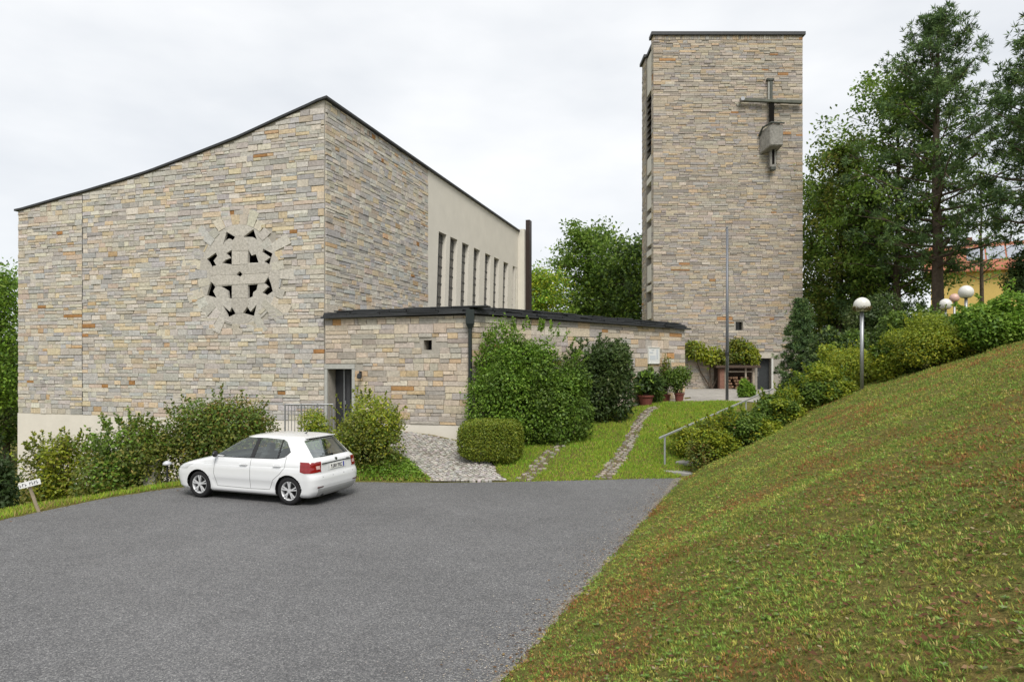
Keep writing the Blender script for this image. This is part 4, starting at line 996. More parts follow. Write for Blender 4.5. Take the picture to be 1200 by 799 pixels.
G_OL, G_GR, G_YE, G_BR = np.array((.275, .27, .058)), np.array((.165, .255, .048)), np.array((.40, .34, .12)), np.array((.285, .15, .055))
def bank_cols(P):
    x, y = P[:, 0], P[:, 1]; n = len(P)
    t = (x-EDGE0[0])*EN[0] + (y-EDGE0[1])*EN[1]
    brown = np.clip((vnoise(x, y, 1.6, 21)*.5 + vnoise(x, y, .55, 22)*.5 - .50)*3.0 + np.clip((t-1.8)/3.5, 0, 1)*np.clip((9.5-y)/5, 0, 1)*(.75+.9*vnoise(x, y, .8, 27)), 0, 1)
    gre = vnoise(x, y, .45, 23)
    c = np.where((rng.random(n) < .34+.5*gre)[:, None], G_GR, G_OL); c = np.where((rng.random(n) < .03+.16*vnoise(x, y, .9, 24)**2)[:, None], G_YE, c)
    c = np.where((rng.random(n) < brown*.74)[:, None], G_BR, c)
    return 1.12*c*rng.uniform(.72, 1.28, (n, 1))*(.72+.56*vnoise(x, y, .28, 25)*.6+.56*vnoise(x, y, 1.1, 26)*.4)[:, None]
BANKP = [tuple(EDGE0+ED*-8-EN*.07), tuple(EDGE0+ED*12.5-EN*.07), (5.2, 18.3), (7.3, 20), (10.3, 20.6), (13, 19.3), (17.5, 16.5), (17.5, 5), (8, -1), (0, -1.5)]
def vis(P):       # keep what the frame can show, a little margin
    return (np.abs(P[:, 0]) < .86*P[:, 1]+2.6) & (P[:, 1] > 1.3)
def dens_bank(P):
    d = np.hypot(P[:, 0], P[:, 1]); t = (P[:, 0]-EDGE0[0])*EN[0] + (P[:, 1]-EDGE0[1])*EN[1]
    base = np.clip((4.2/np.maximum(d, 3.4))**1.15, .06, 1)
    patch = .25 + .75*vnoise(P[:, 0], P[:, 1], .7, 31) + .75*(vnoise(P[:, 0], P[:, 1], .13, 32) > .52) - .2
    bare = 1 - .55*np.clip((t-2.2)/3.5, 0, 1)*np.clip((8.5-P[:, 1])/5, 0, 1)
    return base*patch*bare*vis(P)
Pb = scatter(BANKP, 3000, dens_bank)
dn = np.hypot(Pb[:, 0], Pb[:, 1])
blades('bank_grass', 'short patchy grass covering the sloping bank', Pb, .026*(1+1.3*vnoise(Pb[:, 0], Pb[:, 1], .3, 41)**2)*(.85+np.clip(dn/22, 0, .9)), .0055*(.8+dn/7.0), bank_cols(Pb), lean=1.7)
# tufts: blades fanning from one foot, each tuft with its own colour
def tufts(name, label, Pt, per, h, w):
    n = len(Pt); cc = bank_cols(Pt)*1.1*rng.uniform(.82, 1.18, (n, 1)); dd = np.hypot(Pt[:, 0], Pt[:, 1])
    sc_ = rng.uniform(.55, 1.5, n); a = rng.random(n*per)*6.283; r_ = .028*np.repeat(sc_, per)*rng.random(n*per)
    z = np.repeat(ground_z(Pt[:, 0], Pt[:, 1]), per); k = rng.uniform(.35, 1.5, n*per)
    P = np.c_[np.repeat(Pt, per, 0) + np.c_[np.cos(a)*r_, np.sin(a)*r_], z-.004]
    D = nrm(np.c_[np.cos(a)*k, np.sin(a)*k, np.ones(n*per)]); N = nrm(np.c_[-np.cos(a), -np.sin(a), k])
    o = quads_obj(name, leaf_quads(P, D, N, h*np.repeat(sc_, per)*rng.uniform(.5, 1.2, n*per), w*np.repeat(1+dd/9, per)), np.repeat(cc, per, 0)*rng.uniform(.8, 1.2, (n*per, 1)), GRASSM)
    return tag(o, label, 'grass', kind='stuff')
Pt = scatter(BANKP, 520, lambda P: np.clip(5.0/np.maximum(np.hypot(P[:, 0], P[:, 1]), 3.5), .22, 1)*(.15+1.1*vnoise(P[:, 0], P[:, 1], .6, 33))*vis(P))
tufts('grass_tufts', 'taller grass tufts dotted over the sloping bank', Pt, 8, .030, .0062)
# broad-leaved weeds in the turf
Pw = scatter(BANKP, 60, lambda P: np.clip((6/np.maximum(np.hypot(P[:, 0], P[:, 1]), 4)), .25, 1)*(vnoise(P[:, 0], P[:, 1], .9, 51) > .5)*vis(P))
m = 9; a = np.tile(np.arange(m)*2*math.pi/m, len(Pw)) + rng.uniform(-.3, .3, len(Pw)*m)
Pq = np.repeat(np.c_[Pw, ground_z(Pw[:, 0], Pw[:, 1])+.015], m, 0); k = rng.uniform(.2, .7, len(a))
Dq = nrm(np.c_[np.cos(a), np.sin(a), k]); Nq = nrm(np.c_[-np.cos(a)*k, -np.sin(a)*k, np.ones(len(a))])
sz = np.repeat(rng.uniform(.012, .030, len(Pw)), m)
wc = pal_cols([((.15, .25, .05), 4), ((.18, .28, .06), 3), ((.20, .24, .11), 2)], len(a))
tag(quads_obj('weed_rosettes', leaf_quads(Pq, Dq, Nq, sz, sz*.55), wc, GRASSM), 'low broad-leaved weeds scattered through the bank turf', 'weeds', kind='stuff')
# dry leaves and litter lying in the grass
Pl = scatter(BANKP, 170, lambda P: np.clip((6/np.maximum(np.hypot(P[:, 0], P[:, 1]), 3)), .15, 1)*(.25+vnoise(P[:, 0], P[:, 1], 1.4, 61)+1.2*np.clip((P[:, 0]-1.5)/3, 0, 1)*np.clip((9-P[:, 1])/5, 0, 1))*vis(P))
n = len(Pl); a = rng.random(n)*6.28; Pq = np.c_[Pl, ground_z(Pl[:, 0], Pl[:, 1]) + rng.uniform(.012, .035, n)]
Dq = nrm(np.c_[np.cos(a), np.sin(a), rng.uniform(-.3, .5, n)]); Nq = nrm(np.c_[rng.normal(0, .35, (n, 2)), np.ones(n)])
lc = pal_cols([((.17, .085, .035), 4), ((.12, .06, .03), 4), ((.26, .17, .085), 2), ((.20, .10, .05), 2), ((.30, .24, .15), .6)], n)
tag(quads_obj('leaf_litter', leaf_quads(Pq, Dq, Nq, rng.uniform(.02, .06, n), rng.uniform(.012, .03, n)), lc, GRASSM), 'dry brown leaves and litter lying on the bank', 'leaf litter', kind='stuff')

def lawn_cols(P, br=.12):
    n = len(P); g = vnoise(P[:, 0], P[:, 1], .7, 71)
    c = np.where((rng.random(n) < .35+.4*g)[:, None], np.array((.22, .38, .04)), np.array((.34, .42, .05))); c = np.where((rng.random(n) < br*(.3+1.4*vnoise(P[:, 0], P[:, 1], 1.1, 72)))[:, None], np.array((.38, .31, .11)), c)
    return c*rng.uniform(.65, 1.3, (n, 1))
LAWN = [(-.1,17.55),(1,17.68),(2.35,17.88),(4.3,18.1),(5.2,19),(6.6,21.5),(8.2,25),(9.3,27),(7,27.2),(5.4,27.2),(3.4,25.4),(1.0,23),(-.9,21.3),(-.5,19.2)]
Pg = scatter(LAWN, 1500, lambda P: (.35+.8*vnoise(P[:, 0], P[:, 1], .5, 81))*np.where(inpoly(P[:, 0], P[:, 1], TRACK1), .30, 1)*np.where(inpoly(P[:, 0], P[:, 1], TRACK2), .07, 1))
blades('lawn_grass', 'green lawn grass around the stone wheel tracks', Pg, .085, .022, lawn_cols(Pg), lean=1.1)
LVERGE = [(-2.0,17.5),(-3.95,17.65),(-6.2,17.45),(-8.3,16.8),(-9.2,15.45),(-9.8,13.8),(-10.1,12.6),(-12.5,14),(-11.6,16.2),(-10.2,18.2),(-7.5,19.2),(-5,19.5),(-3.3,19.6),(-2.7,18.8)]
Pg = scatter(LVERGE, 1100, lambda P: (.4+.7*vnoise(P[:, 0], P[:, 1], .5, 91)))
blades('verge_grass', 'unmown green verge between asphalt and shrubs', Pg, .13, .022, lawn_cols(Pg, .3), lean=.9)
GC = [(-2.1,17.6),(-2.9,17.6),(-3.95,17.75),(-4.6,18.2),(-4.4,19.3),(-3.3,19.9),(-2.8,19.3)]
Pg = scatter(GC, 620); n = len(Pg); zc_ = ground_z(Pg[:, 0], Pg[:, 1]); 
Pq = np.c_[Pg, zc_ + .26*np.sqrt(np.clip(polydist(Pg[:, 0], Pg[:, 1], GC)/.5, 0, 1))*rng.uniform(.5, 1, n)]
Nq = nrm(rng.normal(0, .5, (n, 3)) + (0, 0, 1)); Dq = nrm(np.cross(Nq, rng.normal(size=(n, 3))))
tag(quads_obj('ground_cover', leaf_quads(Pq, Dq, Nq, .10*rng.uniform(.6, 1.2, n), .055), pal_cols(BRIGHT, n), LEAF), 'bright green ground cover between the car and the cobbled path', 'ground cover', kind='stuff')

# ------------------------------------------------------------------ white hatchback
def build_car(pos, rz):
    Z = lambda t: (lambda z: float(np.interp(z, [a for a, _ in t], [b for _, b in t])))
    xr_t = [(.17,3.84),(.22,3.92),(.30,3.965),(.42,3.99),(.56,3.99),(.63,3.97),(.66,3.945),(.75,3.935),(.84,3.925),(.90,3.925),(.945,3.90),(.985,3.84),(1.02,3.80),(1.36,3.50),(1.385,3.52),(1.405,3.50),(1.43,3.40),(1.452,3.2),(1.467,2.95)]
    xf_t = [(.17,.18),(.25,.07),(.38,.02),(.5,0),(.6,.02),(.68,.07),(.74,.17),(.79,.32),(.84,.52),(.885,.72),(.93,.93),(.97,1.05),(1.06,1.2),(1.2,1.44),(1.32,1.66),(1.39,1.82),(1.43,1.97),(1.452,2.15),(1.467,2.4)]
    w_t = [(.17,.775),(.205,.825),(.25,.845),(.38,.856),(.55,.866),(.70,.864),(.78,.856),(.80,.846),(.86,.84),(.92,.822),(.95,.805),(1.05,.765),(1.2,.70),(1.34,.635),(1.385,.605),(1.415,.56),(1.44,.47),(1.455,.36),(1.467,.18)]
    xr_, xf_, w_ = Z(xr_t), Z(xf_t), Z(w_t)
    zs = sorted(set([round(z, 4) for z in list(np.arange(.17, 1.43, .0185)) + [1.43,1.437,1.444,1.45,1.455,1.46,1.464,1.467]]))
    def smooth(f, z, e=.012): return (f(max(.17, z-e)) + 2*f(z) + f(min(1.467, z+e)))/4
    RN_, FN_ = 5.0, 3.2
    def params(z):
        xr, xf, w = smooth(xr_, z), smooth(xf_, z), smooth(w_, z); L = xr-xf
        return xr, xf, w, min(.33, L*.3), min(.45, L*.3)
    def side_y(x, z):
        xr, xf, w, rr, rf = params(z)
        y = w
        u = (x-xf)/(xr-xf)
        if x > xr-rr: y = w*max(0, 1-((x-(xr-rr))/rr)**RN_)**(1/RN_)
        elif x < xf+rf: y = w*max(0, 1-(((xf+rf)-x)/rf)**FN_)**(1/FN_)
        # hips over the wheels
        for cx_ in (.83, 3.30): y += .012*math.exp(-((x-cx_)/.30)**2)*math.exp(-((z-.55)/.2)**2)
        if .25 < z < .5 and 1.25 < x < 2.95: y -= .014*math.sin((z-.25)/.25*math.pi)
        return y
    def rear_x(y, z):
        xr, xf, w, rr, rf = params(z); return xr-rr + rr*max(0, 1-(min(1, abs(y)/w))**RN_)**(1/RN_)
    # half outline: rear centre -> side -> front centre
    NR, NS, NF = 26, 112, 20
    rows = []
    for z in zs:
        xr, xf, w, rr, rf = params(z); half = []
        A = np.linspace(0, 1, 240); pr = []
        for a in A:
            t = a*math.pi/2; pr.append((xr-rr + rr*math.cos(t)**(2/RN_) if a < 1 else xr-rr, w*math.sin(t)**(2/RN_)))
        pr = np.array(pr); s = np.r_[0, np.cumsum(np.hypot(*np.diff(pr, axis=0).T))]; q = np.linspace(0, s[-1], NR)
        half += list(zip(np.interp(q, s, pr[:, 0]), np.interp(q, s, pr[:, 1])))
        for x in np.linspace(xr-rr, xf+rf, NS+2)[1:-1]: half.append((x, None))
        pf = []
        for a in A:
            t = a*math.pi/2; pf.append((xf+rf - rf*math.sin(t)**(2/FN_), w*math.cos(t)**(2/FN_) if a < 1 else 0))
        pf = np.array(pf); s = np.r_[0, np.cumsum(np.hypot(*np.diff(pf, axis=0).T))]; q = np.linspace(0, s[-1], NF)
        half += list(zip(np.interp(q, s, pf[:, 0]), np.interp(q, s, pf[:, 1])))
        rows.append([(x, side_y(x, z) if y is None else y) for x, y in half])
    H = NR+NS+NF
    V = np.zeros((len(zs), 2*H-2, 3))
    for i, z in enumerate(zs):
        for j, (x, y) in enumerate(rows[i]):
            V[i, j] = (x, y, z)
            if 0 < j < H-1: V[i, 2*H-2-j] = (x, -y, z)
    # regions in side view (x,z) and rear view (y,z)
    glass_side = [(1.33,.955),(1.62,1.205),(1.86,1.365),(2.1,1.392),(2.55,1.392),(3.0,1.375),(3.11,1.33),(3.27,1.13),(3.16,1.02),(2.95,.975),(2.2,.96)]
    bpil = [(2.235,.94),(2.30,1.40),(2.40,1.40),(2.345,.94)]
    cpil = [(2.945,.95),(2.98,1.385),(3.015,1.385),(2.99,.95)]
    glass_rear = [(-.64,1.005),(.64,1.005),(.545,1.345),(-.545,1.345)]
    tail_side = [(3.735,.93),(3.99,.93),(3.99,.72),(3.85,.715),(3.79,.74)]
    tail_rear = [(.55,.90),(.90,.94),(.90,.70),(.58,.715)]
    door_f = [(1.30,.945),(1.27,.60),(1.36,.31),(2.275,.30),(2.275,.94)]
    door_r = [(2.29,.94),(2.29,.30),(2.80,.31),(2.90,.52),(3.08,.66),(3.20,.80),(3.19,1.0),(2.95,.955)]
    arches = [(.83,.30,.348),(3.30,.30,.348)]
    def pip(a, b, poly): return bool(inpoly(np.array([a]), np.array([b]), poly)[0])
    allpolys = [glass_side, bpil, cpil, door_f, door_r]
    # snap side vertices to outlines so edges come out clean
    for i, z in enumerate(zs):
        for j in range(NR, NR+NS):
            x = V[i, j, 0]; zz = z; best = None
            for cx_, cz_, r_ in arches:
                dd = math.hypot(x-cx_, zz-cz_)
                if abs(dd-r_) < .016 and dd > .05: best = (cx_+(x-cx_)*r_/dd, cz_+(zz-cz_)*r_/dd)
            if best is None:
                for poly in (glass_side,):
                    for k in range(len(poly)):
                        a, b = poly[k], poly[(k+1) % len(poly)]; dx, dz = b[0]-a[0], b[1]-a[1]
                        t = max(0, min(1, ((x-a[0])*dx+(zz-a[1])*dz)/(dx*dx+dz*dz))); qx, qz = a[0]+dx*t, a[1]+dz*t
                        if math.hypot(x-qx, zz-qz) < .011: best = (qx, qz)
            if best and best[1] > .17:
                y = side_y(best[0], best[1])
                V[i, j] = (best[0], y, best[1]); V[i, 2*H-2-j] = (best[0], -y, best[1])
        for j in range(0, NR):
            y = V[i, j, 1]; best = None
            for poly in (glass_rear, tail_rear):
                for k in range(len(poly)):
                    a, b = poly[k], poly[(k+1) % len(poly)]; dx, dz = b[0]-a[0], b[1]-a[1]
                    t = max(0, min(1, ((y-a[0])*dx+(z-a[1])*dz)/(dx*dx+dz*dz))); qx, qz = a[0]+dx*t, a[1]+dz*t
                    if math.hypot(y-qx, z-qz) < .0115 and j > 0: best = (qx, qz)
            if best:
                x = rear_x(best[0], best[1]); V[i, j] = (x, best[0], best[1]); V[i, 2*H-2-j] = (x, -best[0], best[1])
    N = 2*H-2; groups = {}
    def put(key, quad):
        groups.setdefault(key, []).append(quad)
    for i in range(len(zs)-1):
        for j in range(N):
            j2 = (j+1) % N; q = [(i, j), (i, j2), (i+1, j2), (i+1, j)]
            c = np.mean([V[a] for a in q], 0); x, y, z = c; ay = abs(y)
            jj = j if j < H-1 else N-1-j; left = y > 0
            key = 'body'
            if NR-1 <= jj < NR+NS:
                if any(math.hypot(x-cx_, z-cz_) < r_ for cx_, cz_, r_ in arches): continue
                if pip(x, z, glass_side):
                    key = 'pillar' if pip(x, z, bpil) else 'divider' if pip(x, z, cpil) else ('glass' if x < 2.29 else 'glass2' if x < 2.965 else 'glass3')
                elif pip(x, z, door_f): key = 'door_front'
                elif pip(x, z, door_r): key = 'door_rear'
                elif pip(x, z, tail_side): key = 'tail'
                elif z < .215: key = 'skirt'
                key += '_l' if left else '_r'
                if key[:4] in ('body',): key = 'body'
                if key.startswith('skirt'): key = 'skirt'
            elif jj < NR-1:
                if pip(ay, z, glass_rear): key = 'glass_rear'
                elif pip(ay, z, tail_rear) or pip(x, z, tail_side) and ay > .55: key = 'tail_l' if left else 'tail_r'
                elif z < .36 and ay < .68: key = 'diffuser'
            else:
                if .985 < z < 1.395: key = 'glass_front'
                elif .66 < z < .76 and ay > .42: key = 'head_l' if left else 'head_r'
                elif .25 < z < .5 and ay < .5: key = 'grille'
            put(key, q)
    car = empty('car', pos, 'white five-door hatchback parked on the asphalt by the shrubs', 'car', rz=rz)
    PAINT = mat('white_paint', (.70, .71, .715), .22, spec=.5, coat=.6)
    def car_glass():
        if 'car_glass' in MATS: return MATS['car_glass']
        m = bpy.data.materials.new('car_glass'); m.use_nodes = True; n = m.node_tree.nodes; l = m.node_tree.links
        n.remove(n['Principled BSDF']); t = n.new('ShaderNodeBsdfTransparent'); t.inputs[0].default_value = (.78, .84, .82, 1)
        g = n.new('ShaderNodeBsdfGlossy'); g.inputs['Roughness'].default_value = .02; g.inputs['Color'].default_value = (.95, 1, 1, 1)
        f = n.new('ShaderNodeFresnel'); f.inputs['IOR'].default_value = 2.05
        x = n.new('ShaderNodeMixShader'); ge = n.new('ShaderNodeNewGeometry'); iv = n.new('ShaderNodeMath'); iv.operation = 'SUBTRACT'; iv.inputs[0].default_value = 1; l.new(ge.outputs['Backfacing'], iv.inputs[1]); mu = n.new('ShaderNodeMath'); mu.operation = 'MULTIPLY'; l.new(f.outputs[0], mu.inputs[0]); l.new(iv.outputs[0], mu.inputs[1]); l.new(mu.outputs[0], x.inputs[0]); l.new(t.outputs[0], x.inputs[1]); l.new(g.outputs[0], x.inputs[2])
        l.new(x.outputs[0], n['Material Output'].inputs[0]); MATS['car_glass'] = m; return m
    GLASS = car_glass(); BLACK = mat('black_trim', (.012, .012, .013), .4); RED = mat('tail_red', (.22, .006, .008), .15, coat=.5)
    CHROME = mat('alloy', (.66, .67, .68), .35, metal=.35); TYRE = mat('tyre', (.018, .018, .019), .8, spec=.25); LENS = mat('lamp_lens', (.55, .56, .57), .1, coat=.6)
    GREYPL = mat('grey_plastic', (.22, .225, .22), .6)
    def gobj(name, key, m, parent, push=0.0, smooth=True):
        qs = groups.get(key)
        if not qs: return None
        ids = {}; vs = []; fs = []
        for q in qs:
            f = []
            for a in q:
                if a not in ids: ids[a] = len(vs); vs.append(V[a])
                f.append(ids[a])
            fs.append(f)
        me = bpy.data.meshes.new(name); me.from_pydata([tuple(v) for v in vs], [], fs)
        bm = bmesh.new(); bm.from_mesh(me); bmesh.ops.remove_doubles(bm, verts=bm.verts, dist=.0008)
        if key == 'body':
            top = [v for v in bm.verts if v.co.z > 1.4665]; cap = bmesh.ops.contextual_create(bm, geom=top)
        bmesh.ops.recalc_face_normals(bm, faces=bm.faces)
        c0 = sum((f.normal.dot(f.calc_center_median()-Vector((2, 0, .7))) for f in bm.faces))
        if c0 < 0: bmesh.ops.reverse_faces(bm, faces=bm.faces)
        if push: 
            for v in bm.verts: v.co += v.normal*push
        bm.to_mesh(me); bm.free()
        if smooth: me.polygons.foreach_set('use_smooth', [True]*len(me.polygons))
        return new_obj(name, me, parent, m)
    body = gobj('body', 'body', PAINT, car)
    gobj('side_skirt', 'skirt', GREYPL, car); gobj('front_grille', 'grille', BLACK, car); gobj('bumper_insert', 'diffuser', mat('bumper_grey', (.36, .365, .36), .5), car)
    doors = {}
    for sd in 'lr':
        doors['f'+sd] = gobj('door', 'door_front_'+sd, PAINT, car); doors['r'+sd] = gobj('door', 'door_rear_'+sd, PAINT, car)
        gobj('side_window', 'glass_'+sd, GLASS, car, -.004); gobj('side_window', 'glass2_'+sd, GLASS, car, -.004); gobj('quarter_window', 'glass3_'+sd, GLASS, car, -.004); gobj('window_pillar', 'pillar_'+sd, BLACK, car, .001); gobj('window_divider', 'divider_'+sd, BLACK, car, .001)
        t = gobj('taillight', 'tail_'+sd, RED, car, .006); gobj('headlight', 'head_'+sd, LENS, car, .003)
        sg = 1 if sd == 'l' else -1
        # pale lens inside the tail light
        mb = MB(); ys = np.linspace(.60, .70, 5); vs = []; k = len(ys)
        for z in (.775, .845):
            for y in ys: vs.append((rear_x(y, z)+.010, sg*(y + (z-.8)*.1), z))
        for z in (.775, .845):
            for y in ys: vs.append((rear_x(y, z)-.004, sg*(y + (z-.8)*.1), z))
        fs = [(i, i+1, k+i+1, k+i) for i in range(k-1)] + [(0, 2*k, 3*k, k), (k-1, 2*k-1, 4*k-1, 3*k-1)] + [(k+i, k+i+1, 3*k+i+1, 3*k+i) for i in range(k-1)] + [(i, 2*k+i, 2*k+i+1, i+1) for i in range(k-1)]
        cb = MB(); cb.v = [tuple(wm @ Vector(v)) for wm in [wmat(car)] for v in vs]; cb.f = fs; cb.c = [(.5, .5, .5)]*len(vs); cb.build('reversing_lens', mat('pink_lens', (.62, .42, .40), .15, coat=.5), t)
    RG_ = GLASS.copy(); RG_.name = 'rear_glass'; [setattr(q.inputs['IOR'], 'default_value', 3.6) for q in RG_.node_tree.nodes if q.type == 'FRESNEL']; gobj('rear_window', 'glass_rear', RG_, car, -.004); gobj('windscreen', 'glass_front', GLASS, car, -.004)
    W = wmat(car)
    def cbuild(mb, name, m, par, smooth=False, bevel=0):
        mb.v = [tuple(W @ Vector(v)) for v in mb.v]; return mb.build(name, m, par, smooth=smooth, bevel=bevel)
    def ribbon(pts, wdt, off=.0015):
        mb = MB(); n = len(pts); vs = []
        for i, (x, z) in enumerate(pts):
            a, b = pts[max(0, i-1)], pts[min(n-1, i+1)]; dx, dz = b[0]-a[0], b[1]-a[1]; l_ = math.hypot(dx, dz) or 1; nx_, nz_ = -dz/l_*wdt/2, dx/l_*wdt/2
            for s in (-1, 1):
                X_, Z_ = x+nx_*s, z+nz_*s; vs.append((X_, side_y(X_, Z_)+off, Z_))
        return vs, [(2*i, 2*i+1, 2*i+3, 2*i+2) for i in range(n-1)]
    def dens(pts, st=.04):
        o = []
        for a, b in zip(pts[:-1], pts[1:]):
            k = max(1, int(math.dist(a, b)/st)); o += [(a[0]+(b[0]-a[0])*i/k, a[1]+(b[1]-a[1])*i/k) for i in range(k)]
        return o + [pts[-1]]
    SEAM = mat('seam', (.10, .10, .10), .7)
    for sg, sd in ((1, 'l'), (-1, 'r')):
        for line, dk in (([(1.30,.945),(1.27,.60),(1.36,.31),(2.28,.30),(2.28,.945)], 'f'), ([(2.28,.30),(2.80,.31),(2.90,.52),(3.08,.66),(3.20,.80),(3.20,1.02)], 'r')):
            vs, fs = ribbon(dens(line), .009); mb = MB(); mb.add([(x, y*sg, z) for x, y, z in vs], fs); cbuild(mb, 'door_seam', SEAM, doors[dk+sd])
        for x, dk in ((2.10, 'f'), (3.0, 'r')):
            mb = MB(); z = .815 if dk == 'f' else .825
            pts = [(x+dx, (side_y(x+dx, z)+of)*sg, z) for dx, of in ((-.10, .004), (-.085, .034), (.085, .034), (.10, .004))]
            mb.tube(pts, .013, 6); cbuild(mb, 'handle', PAINT, doors[dk+sd])
            mb = MB(); vs, fs = ribbon([(x-.075, z-.004), (x-.02, z-.006), (x+.02, z-.006), (x+.075, z-.004)], .036, .002); mb.add([(a, b*sg, c) for a, b, c in vs], fs); cbuild(mb, 'handle_recess', mat('recess_grey', (.33, .33, .33), .6), doors[dk+sd])
        # crease line, mirror, window trim
        vs, fs = ribbon(dens([(.98,.795),(2.2,.80),(3.55,.825)]), .010, .001); mb = MB(); mb.add([(x, y*sg, z) for x, y, z in vs], fs); cbuild(mb, 'crease_shade_strip', mat('crease_shadow', (.55, .56, .56), .4), car)  # first ribbon: greyer than the paint, crease shade put into the colour
        vs, fs = ribbon(dens([(1.33,.955),(2.2,.96),(2.95,.975),(3.16,1.02),(3.27,1.13)]), .014, .003); mb = MB(); mb.add([(x, y*sg, z) for x, y, z in vs], fs); cbuild(mb, 'window_trim', BLACK, car)
        mb = MB(); c = Vector((1.36, (side_y(1.36, .97)+.12)*sg, 1.02)); n_ = 10
        for i in range(5):
            t = -1 + i*.5; r = math.sqrt(max(.05, 1-t*t))
            for k in range(n_): mb.v.append((c.x + .05*r*math.cos(2*math.pi*k/n_) + .02*t, c.y + .10*t*sg, c.z + .075*r*math.sin(2*math.pi*k/n_))); mb.c.append((0, 0, 0))
        mb.f = [(i*n_+k, i*n_+(k+1) % n_, (i+1)*n_+(k+1) % n_, (i+1)*n_+k) for i in range(4) for k in range(n_)] + [tuple(range(n_))[::-1], tuple(4*n_+k for k in range(n_))]
        cbuild(mb, 'wing_mirror', BLACK, car, True)
        # wheel wells and wheels
        for cx_ in (.83, 3.30):
            mb = MB(); n_ = 22; vs = []; 
            for yy in (.84, .55):
                for k in range(n_+1):
                    t = -.25 + (math.pi+.5)*k/n_; vs.append((cx_+.349*math.cos(t), yy*sg, .30+.349*math.sin(t)))
            fs = [(k, k+1, n_+2+k, n_+1+k) for k in range(n_)] + [tuple(n_+1+k for k in range(n_+1))]
            mb.add(vs, fs); cbuild(mb, 'wheel_well', BLACK, car)
            wh = bpy.data.objects.new('wheel', None); col.objects.link(wh); wh.parent = car; wh.location = (cx_, .745*sg, .30); wh.empty_display_size = .1
            mb = MB(); prof = [(.205, -.09), (.235, -.098), (.28, -.096), (.299, -.075), (.302, 0), (.299, .075), (.28, .096), (.235, .098), (.205, .09)]; n_ = 32; vs = []
            for r, y in prof:
                for k in range(n_): t = 2*math.pi*k/n_; vs.append((cx_+r*math.cos(t), (.745+y)*sg, .302+r*math.sin(t)))
            P_ = len(prof); fs = [((i % P_)*n_+k, (i % P_)*n_+(k+1) % n_, ((i+1) % P_)*n_+(k+1) % n_, ((i+1) % P_)*n_+k) for i in range(P_) for k in range(n_)]
            mb.add(vs, fs); cbuild(mb, 'tyre', TYRE, wh, True)
            mb = MB(); prof = [(.208, -.08), (.208, .088), (.196, .088), (.186, .03), (.186, -.08)]; vs = []
            for r, y in prof:
                for k in range(n_): t = 2*math.pi*k/n_; vs.append((cx_+r*math.cos(t), (.745+y)*sg, .302+r*math.sin(t)))
            P_ = 5; fs = [((i % P_)*n_+k, (i % P_)*n_+(k+1) % n_, ((i+1) % P_)*n_+(k+1) % n_, ((i+1) % P_)*n_+k) for i in range(P_) for k in range(n_)]
            mb.add(vs, fs); cbuild(mb, 'rim', CHROME, wh, True)
            mb = MB(); mb.tube([(cx_, .735*sg, .302), (cx_, .745*sg, .302)], .19, 24); cbuild(mb, 'brake_backing', BLACK, wh)
            for k in range(5):
                for e in (-.16, .16):
                    t = 2*math.pi*k/5 + .3; t2 = t + e
                    p = (cx_+.03*math.cos(t), .815*sg, .302+.03*math.sin(t)); q = (cx_+.198*math.cos(t2), .822*sg, .302+.198*math.sin(t2))
                    mb = MB(); mb.bar(p, q, .024, .03, up=(0, 1, 0)); cbuild(mb, 'spoke', CHROME, wh)
            mb = MB(); mb.tube([(cx_, .79*sg, .302), (cx_, .835*sg, .302)], .042, 12); cbuild(mb, 'hub_cap', CHROME, wh)
    # underbody, interior
    mb = MB(); mb.box(.25, 3.75, -.72, .72, .19, .30); cbuild(mb, 'underbody', BLACK, car)
    SEAT = mat('seat_cloth', (.06, .062, .065), .9)
    for y in (.36, -.36):
        mb = MB(); mb.box(1.75, 2.2, y-.23, y+.23, .45, .60); mb.bar((2.2, y, .55), (2.4, y, 1.05), .44, .12, up=(1, 0, 0)); mb.bar((2.42, y, 1.08), (2.45, y, 1.24), .24, .10, up=(1, 0, 0)); cbuild(mb, 'seat', SEAT, car, bevel=.03)
    mb = MB(); mb.box(2.75, 3.2, -.6, .6, .45, .58); mb.bar((3.15, 0, .55), (3.35, 0, .98), 1.2, .12, up=(1, 0, 0)); cbuild(mb, 'rear_bench', SEAT, car, bevel=.03)
    mb = MB(); mb.box(1.0, 1.45, -.68, .68, .6, .93); cbuild(mb, 'dashboard', BLACK, car, bevel=.03)
    mb = MB(); mb.box(3.3, 3.78, -.68, .68, .6, .95); cbuild(mb, 'parcel_shelf', BLACK, car)
    for y in (-.735, .735):
        mb = MB(); mb.box(1.2, 3.3, y-.015, y+.015, .32, .93); cbuild(mb, 'door_lining', SEAT, car)
    mb = MB(); mb.box(1.1, 3.3, -.70, .70, .32, .36); cbuild(mb, 'cabin_floor', BLACK, car)
    # tailgate details
    def rbox(name, y0, y1, z0, z1, out, m, par=car, dep=.03):
        mb = MB(); vs = []
        for of in (-dep, out):
            for y, z in ((y0, z0), (y1, z0), (y1, z1), (y0, z1)): vs.append((rear_x((y0+y1)/2, z)+of, y, z))
        mb.add(vs, [(0,1,2,3),(4,5,6,7),(0,1,5,4),(1,2,6,5),(2,3,7,6),(3,0,4,7)]); return cbuild(mb, name, m, par)
    rbox('tailgate_recess', -.34, .34, .715, .875, .004, mat('recess_white', (.62, .63, .63), .4))
    rbox('tailgate_handle_shade', -.52, .52, .868, .888, .012, mat('handle_shadow', (.03, .035, .035), .5))  # dark strip paints the shade at the tailgate handle
    pl_ = rbox('number_plate', -.26, .26, .735, .845, .014, mat('plate_white', (.70, .70, .66), .45))
